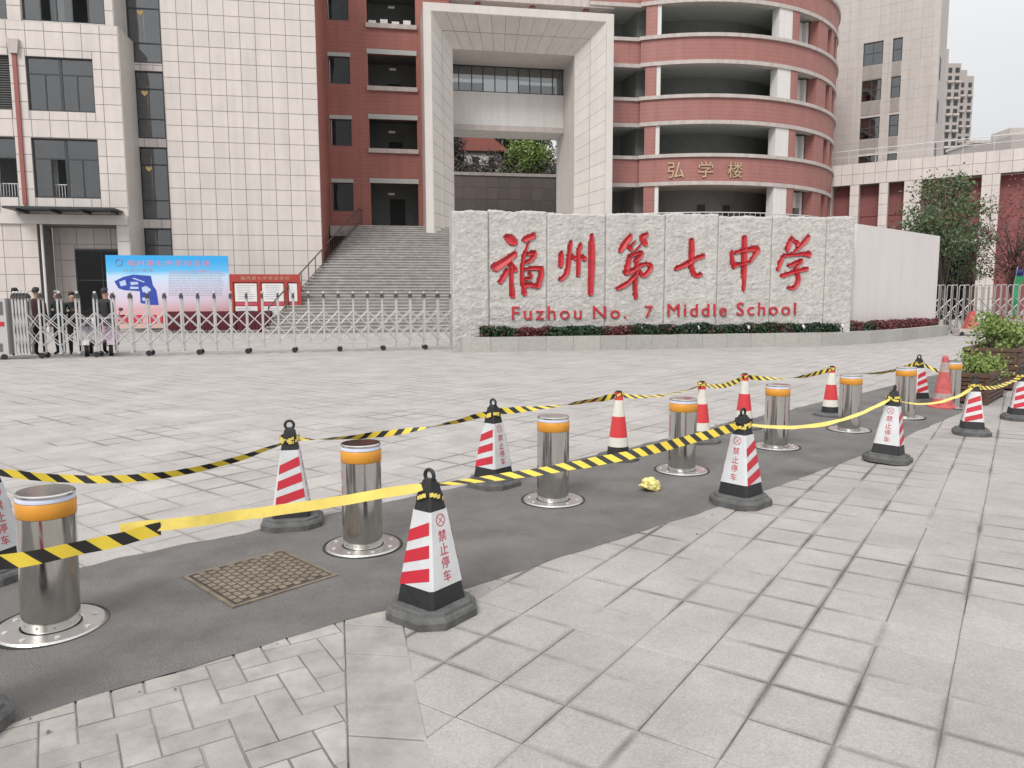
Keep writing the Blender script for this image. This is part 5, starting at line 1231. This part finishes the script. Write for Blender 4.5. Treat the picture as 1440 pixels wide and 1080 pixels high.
def cone(kind, x, y, face, label, tilt=(0, 0), z=.012, scale=1.):
    src = sq if kind == 's' else rd; i = 0 if kind == 's' else 1
    o = src if cf[i] else copy_tree(src); cf[i] = False
    o.location = (x, y, z); o.rotation_euler = (R(tilt[0]), R(tilt[1]), R(face)); o['label'] = label; o['group'] = 'square no-parking cones' if kind == 's' else 'round red and white cones'; o.scale = (scale,)*3
    tape_knot(o, .535 if kind == 's' else .565, .06 if kind == 's' else .042, random.random()*6); return o
# face: direction in degrees of the striped (-y) side's rotation
cone('s', -.36, 3.15, -38, 'square cone with no-parking text facing the brick pavers, in front of the manhole', z=.008)
cone('s', -1.36, 4.46, 12, 'square cone with striped face turned out, behind the manhole cover and bollard', z=.014)
cone('s', -.14, 5.42, -42, 'square cone on the plaza side next to the third bollard', z=.014)
cone('s', 1.55, 4.91, 42, 'square cone on the slab edge right of the yellow bag', z=.014)
cone('s', 3.21, 6.22, 50, 'leaning square cone with upright black handle on the slabs at the strip edge', (2, 3), z=.014)
cone('s', 4.71, 7.48, -24, 'square cone in front of the small planter box', z=.014, scale=.93)
cone('s', 5.82, 8.4, -22, 'square cone beside the long side of the small planter box', z=.014, scale=.93)
cone('s', -2.62, 3.60, -15, 'square cone close behind the bollard left of the manhole', z=.014)
cone('s', -1.82, 2.20, 0, 'square cone at the herringbone pavers, mostly out of the frame', z=.018)
cone('s', 5.45, 9.87, 10, 'square cone almost hidden behind a steel bollard, black tip wrapped in tape', z=.004)
cone('r', .92, 6.32, 0, 'round red and white cone next to the yellow bag on the plaza side', z=.014)
cone('r', 1.83, 7.08, 10, 'round red and white cone partly behind the bollard by the yellow bag', z=.014)
cone('r', 2.49, 7.86, 5, 'round red and white cone behind the square cone right of the bag', z=.012)
cone('r', 3.78, 8.70, 12, 'round red and white cone touching a bollard in front of the planting bed', z=.012)
t = T('traffic_cone', 'tall faded red plastic cone with worn grey bands beside the planter box', 'traffic cone', (5.50, 9.36, .014))
def lc(a, b, nm, m_): mb = MB().lathe([(r_(a), a), (r_(b), b)], 28, c=(5.5, 9.36, .014), closed=False); t.part(nm, mb, m_)
r_ = lambda z: .125-(z-.04)*.155
t.part('base', MB().lathe([(.17, 0), (.17, .022), (.13, .03), (.125, .045)], 28, c=(5.5, 9.36, .014)), M_COLD)
lc(.04, .12, 'lower_section', M_COLD); lc(.12, .19, 'grey_band', M_COLDG); lc(.19, .46, 'middle_section', M_COLD); lc(.46, .58, 'grey_band', M_COLDG)
t.part('tip', MB().lathe([(r_(.58), .58), (.036, .64), (.02, .665), (0, .668)], 20, c=(5.5, 9.36, .014)), M_COLD)
# ================================================================== BARRIER TAPE
mt = bpy.data.materials.new('striped_tape'); mt.use_nodes = True; n_ = mt.node_tree; b_ = n_.nodes['Principled BSDF']; b_.inputs['Roughness'].default_value = .35
uv = n_.nodes.new('ShaderNodeUVMap'); uv.uv_map = 'UVMap'; sp_ = n_.nodes.new('ShaderNodeSeparateXYZ'); ad = n_.nodes.new('ShaderNodeMath'); ad.operation = 'ADD'; fr = n_.nodes.new('ShaderNodeMath'); fr.operation = 'FRACT'; gt = n_.nodes.new('ShaderNodeMath'); gt.operation = 'GREATER_THAN'; gt.inputs[1].default_value = .54
mc = n_.nodes.new('ShaderNodeMix'); mc.data_type = 'RGBA'; mc.inputs[6].default_value = (.74, .56, .05, 1); mc.inputs[7].default_value = (.016, .015, .014, 1)
n_.links.new(uv.outputs[0], sp_.inputs[0]); n_.links.new(sp_.outputs[0], ad.inputs[0]); n_.links.new(sp_.outputs[1], ad.inputs[1]); n_.links.new(ad.outputs[0], fr.inputs[0]); n_.links.new(fr.outputs[0], gt.inputs[0]); n_.links.new(gt.outputs[0], mc.inputs[0]); n_.links.new(mc.outputs[2], b_.inputs['Base Color'])
def tape(label, segs, nopin=()):
    """segs: (p0, p1, sag, width, tw0, tw1, material index); tw = angle of the ribbon's width from vertical"""
    mb = MB(); mb.uv = []; s_tot = 0
    for si, (p0, p1, sag, wd, t0, t1, mi) in enumerate(segs):
        p0, p1 = Vector(p0), Vector(p1); n = 40; dirh = (p1-p0).normalized(); side = Vector((-dirh.y, dirh.x, 0)).normalized(); prev = None; i0 = len(mb.v)
        for k in range(n+1):
            q = k/n; c = p0.lerp(p1, q); c.z -= sag*4*q*(1-q); c.z += .004*noise.noise((c.x*9, c.y*9, 1)); c += side*.012*noise.noise((c.x*4, c.y*4, 7))
            a = R(t0+(t1-t0)*q+22*noise.noise((q*7, p0.x, p0.y))); wv = Vector((0, 0, 1))*math.cos(a)+side*math.sin(a)
            pin = .35+.65*min(1, min(9 if si-1 in nopin else q, 9 if si in nopin else 1-q)/.06); L_ = wd/2*pin
            if prev is not None: s_tot += (c-prev).length
            prev = c.copy(); mb.v += [tuple(c-wv*L_), tuple(c+wv*L_)]; mb.uv += [(s_tot/.125, 0), (s_tot/.125, .42)]
        for k in range(n): i = i0+2*k; mb.f.append((i, i+2, i+3, i+1)); mb.m.append(mi)
    mb.smooth = True
    o = single('barrier_tape', mb, [mt, M_TAPEPL], label, 'tape'); return o
zq = .545
tape('yellow and black tape strung along the cones on the plaza side', [
    ((-2.62, 3.60, .56), (-1.36, 4.46, zq), .13, .042, 25, -40, 0), ((-1.36, 4.46, zq), (-.14, 5.42, .57), .05, .04, 60, 380, 0), ((-.14, 5.42, .57), (.92, 6.32, .575), .02, .05, 0, 200, 0),
    ((.92, 6.32, .575), (1.83, 7.08, .575), .05, .05, 40, 130, 0), ((1.83, 7.08, .575), (2.49, 7.86, .575), .05, .05, 60, 0, 0), ((2.49, 7.86, .575), (3.78, 8.70, .575), .06, .05, 0, 220, 0), ((3.78, 8.70, .575), (5.45, 9.87, .56), .10, .05, 70, 190, 0), ((5.45, 9.87, .56), (5.85, 9.75, .38), .02, .05, 20, 60, 0)])
kx, ky = -1.30, 2.66
tape('yellow tape strung along the cones on the slab side, crossing the bollards', [
    ((-1.82, 2.20, .56), (kx, ky, .55), .02, .05, 5, 0, 0), ((kx-.12, ky-.06, .565), (-.36, 3.15, .585), .012, .042, 0, 30, 1), ((-.36, 3.15, .585), (.42, 3.93, .50), .02, .03, 60, 80, 1), ((.42, 3.93, .50), (1.55, 4.91, .56), .03, .05, 75, 10, 0) if False else ((-.36, 3.15, .585), (1.55, 4.91, .56), .06, .055, 80, 0, 0),
    ((1.55, 4.91, .56), (3.21, 6.22, .55), .11, .04, 55, 75, 1), ((3.21, 6.22, .55), (4.71, 7.48, .50), .10, .03, 70, 50, 1), ((4.71, 7.48, .50), (5.82, 8.4, .52), .06, .045, 20, 90, 0), ((5.82, 8.4, .52), (7.2, 9.6, .5), .05, .05, 20, 60, 0)][:2]+[
    ((-.36, 3.15, .585), (1.55, 4.91, .56), .05, .055, 85, 5, 0), ((1.55, 4.91, .56), (3.21, 6.22, .55), .11, .04, 55, 75, 1), ((3.21, 6.22, .55), (4.71, 7.48, .50), .10, .03, 70, 50, 1), ((4.71, 7.48, .50), (5.82, 8.4, .52), .06, .045, 20, 90, 0), ((5.82, 8.4, .52), (7.2, 9.6, .5), .05, .05, 20, 60, 0)], nopin=(0,))
# ================================================================== MANHOLE, BAG
ma = R(46); c0 = (-1.26, 3.565); MF = (c0[0], c0[1], ma)
t = T('manhole_cover', 'rusty square manhole cover with raised tread bars in the asphalt', 'manhole cover', (0, 0, .018), MF)
M_MH = mat('cast_iron', (.20, .165, .125), .75, .3, var=.35, vscale=10, bump=.3, bscale=80); M_MHD = mat('iron_gap', (.05, .042, .035), .9, var=.3)
t.part('plate', MB().box(-.25, .25, -.25, .25, .005, .0225), M_MHD)
fm = MB()
for (a, b, c, d_) in ((-.275, .275, -.275, -.255), (-.275, .275, .255, .275), (-.275, -.255, -.255, .255), (.255, .275, -.255, .255)): fm.box(a, b, c, d_, .005, .0265)
t.part('frame', fm, M_MH); mb = MB()
for i in range(13):
    for j in range(9): x = -.225+i*.0375; y = -.215+j*.054+(.018 if i % 2 else -.006); mb.box(x-.015, x+.015, y-.021, y+.021, .022, .0275)
t.part('tread_bars', mb, M_MH, kind='stuff')
bm = bmesh.new(); bmesh.ops.create_icosphere(bm, subdivisions=4, radius=.055)
for v in bm.verts:
    n = v.co.normalized(); h = 1+.32*noise.noise(n*2.2)+.22*abs(noise.noise(n*5+Vector((3, 1, 2))))+.08*noise.noise(n*13); v.co = Vector((n.x*.075*h, n.y*.055*h, n.z*.055*h))
    if v.co.z < -.03: v.co.z = -.03
mb = MB(); mb.v = [tuple(v.co) for v in bm.verts]; bm.verts.index_update(); mb.f = [tuple(v.index for v in f.verts) for f in bm.faces]; mb.m = [0]*len(mb.f); bm.free()
o = single('plastic_bag', mb, mat('bag_yellow', (.70, .62, .22), .4, var=.35, vscale=18, coat=.3), 'small crumpled yellow plastic bag lying on the asphalt', 'bag'); o.location = (1.0, 5.24, .052); o.rotation_euler = (0, .3, .6)
# ================================================================== PLANTER BOXES
def planter(label, A, B, C, h, leaf, n, size, hh):
    """A-B the short front side, B-C the long side"""
    A, B, C = np.array(A), np.array(B), np.array(C); D = A+(C-B); t = T('planter_box', label, 'planter', (float(B[0]), float(B[1]), 0))
    ce = (A+B+C+D)/4; q = [A, B, C, D]
    def P(p): return (float(p[0]), float(p[1]))
    for k in range(4):
        a, b = q[k], q[(k+1) % 4]; d = (b-a)/np.linalg.norm(b-a); n_ = np.array([-d[1], d[0]]); n_ = n_ if n_@(ce-a) > 0 else -n_
        m = 6; hh_ = (h-.1)/m
        for j in range(m):
            z0 = .04+j*hh_; t.part('plank', MB().prism([P(a+d*.05), P(b-d*.05), P(b-d*.05+n_*.025), P(a+d*.05+n_*.025)], z0+.006, z0+hh_-.006), M_WOOD)
        t.part('rim', MB().prism([P(a-d*.02-n_*.02), P(b+d*.02-n_*.02), P(b-d*.03+n_*.07), P(a+d*.03+n_*.07)], h-.055, h-.055+.05), M_WOOD)
        t.part('corner_post', MB().prism([P(a+n_*.0), P(a+d*.048), P(a+d*.048+n_*.048), P(a+n_*.048)], 0, h-.058), M_WOOD)
    t.part('soil', MB().prism([P(ce+(p-ce)*.88) for p in q], .1, h-.09), M_SOIL)
    pts = []
    for k in range(26):
        a, b = rng.uniform(.12, .88, 2); c = A+(B-A)*a+(D-A)*b; z = h+rng.uniform(0, hh); pts.append(np.array([c[0], c[1], z])+rng.normal(size=(n//26, 3))*[.085, .085, .07])
    mb = MB()
    for k in range(14):
        a, b = rng.uniform(.2, .8, 2); c = A+(B-A)*a+(D-A)*b; mb.tube([(float(c[0]), float(c[1]), h-.1), (float(c[0])+rng.uniform(-.08, .08), float(c[1]), h+hh*.9)], [.008, .004], 5)
    t.part('stems', mb, M_BARK, kind='stuff'); t.part('foliage', leaf_cloud(np.concatenate(pts), size), leaf)
planter('small dark wood planter box with low bright green plants behind the cones', (5.86, 9.75), (6.18, 9.52), (6.98, 10.42), .43, M_LEAFY, 2000, .026, .12)
planter('larger dark wood planter box with a taller leafy shrub by the grey gate', (6.95, 11.35), (7.62, 11.05), (8.9, 12.5), .66, M_LEAFY, 1700, .036, .42)
# ================================================================== TREES ON THE RIGHT
bush('street_tree', 'slender green street tree in front of the red bays', 'tree', (19.6, 34.5, 5.0), 1.75, 5600, .08, M_LEAFT, frame=WORLD, trunk_r=.12, clumps=60, base=(20.1, 34.2, 0), squash=1.15, limbs=14)
bush('street_tree', 'sparse reddish brown street tree beside the green one', 'tree', (23.6, 35.0, 4.6), 1.9, 2600, .06, M_LEAFR, frame=WORLD, trunk_r=.09, clumps=60, base=(23.3, 34.8, 0), squash=1.3, limbs=26)
bush('street_tree', 'thin pale leaved street tree in front of the beige column', 'tree', (22.0, 36.0, 3.6), 1.3, 2200, .07, M_LEAFT, frame=WORLD, trunk_r=.06, clumps=40, base=(22.0, 36.0, 0), squash=1.2, limbs=16)

# ================================================================== LITTER ALONG THE STRIP
mb = MB()
for k in range(420):
    s_ = rng.uniform(-2.2, 8.5); L_ = (LOW if k % 2 else UPP); x = s_*.76; y = interp(L_, x)+rng.normal()*.16+(.05 if k % 2 else -.05); r_ = abs(rng.normal())*.003+.002
    i = len(mb.v); a = rng.random()*6; z = .014
    mb.v += [(x+r_*math.cos(a+q*2.1)*(1+.4*rng.random()), y+r_*math.sin(a+q*2.1), z) for q in range(3)]+[(x, y, z+r_*.9)]
    mb.f += [(i, i+1, i+3), (i+1, i+2, i+3), (i+2, i, i+3)]; mb.m += [0, 0, 0]
o = single('grit', mb, mat('grit', (.16, .145, .12), .9, var=.5, vscale=30), 'small grit and crumbs scattered along the asphalt edges', 'grit', kind='stuff')
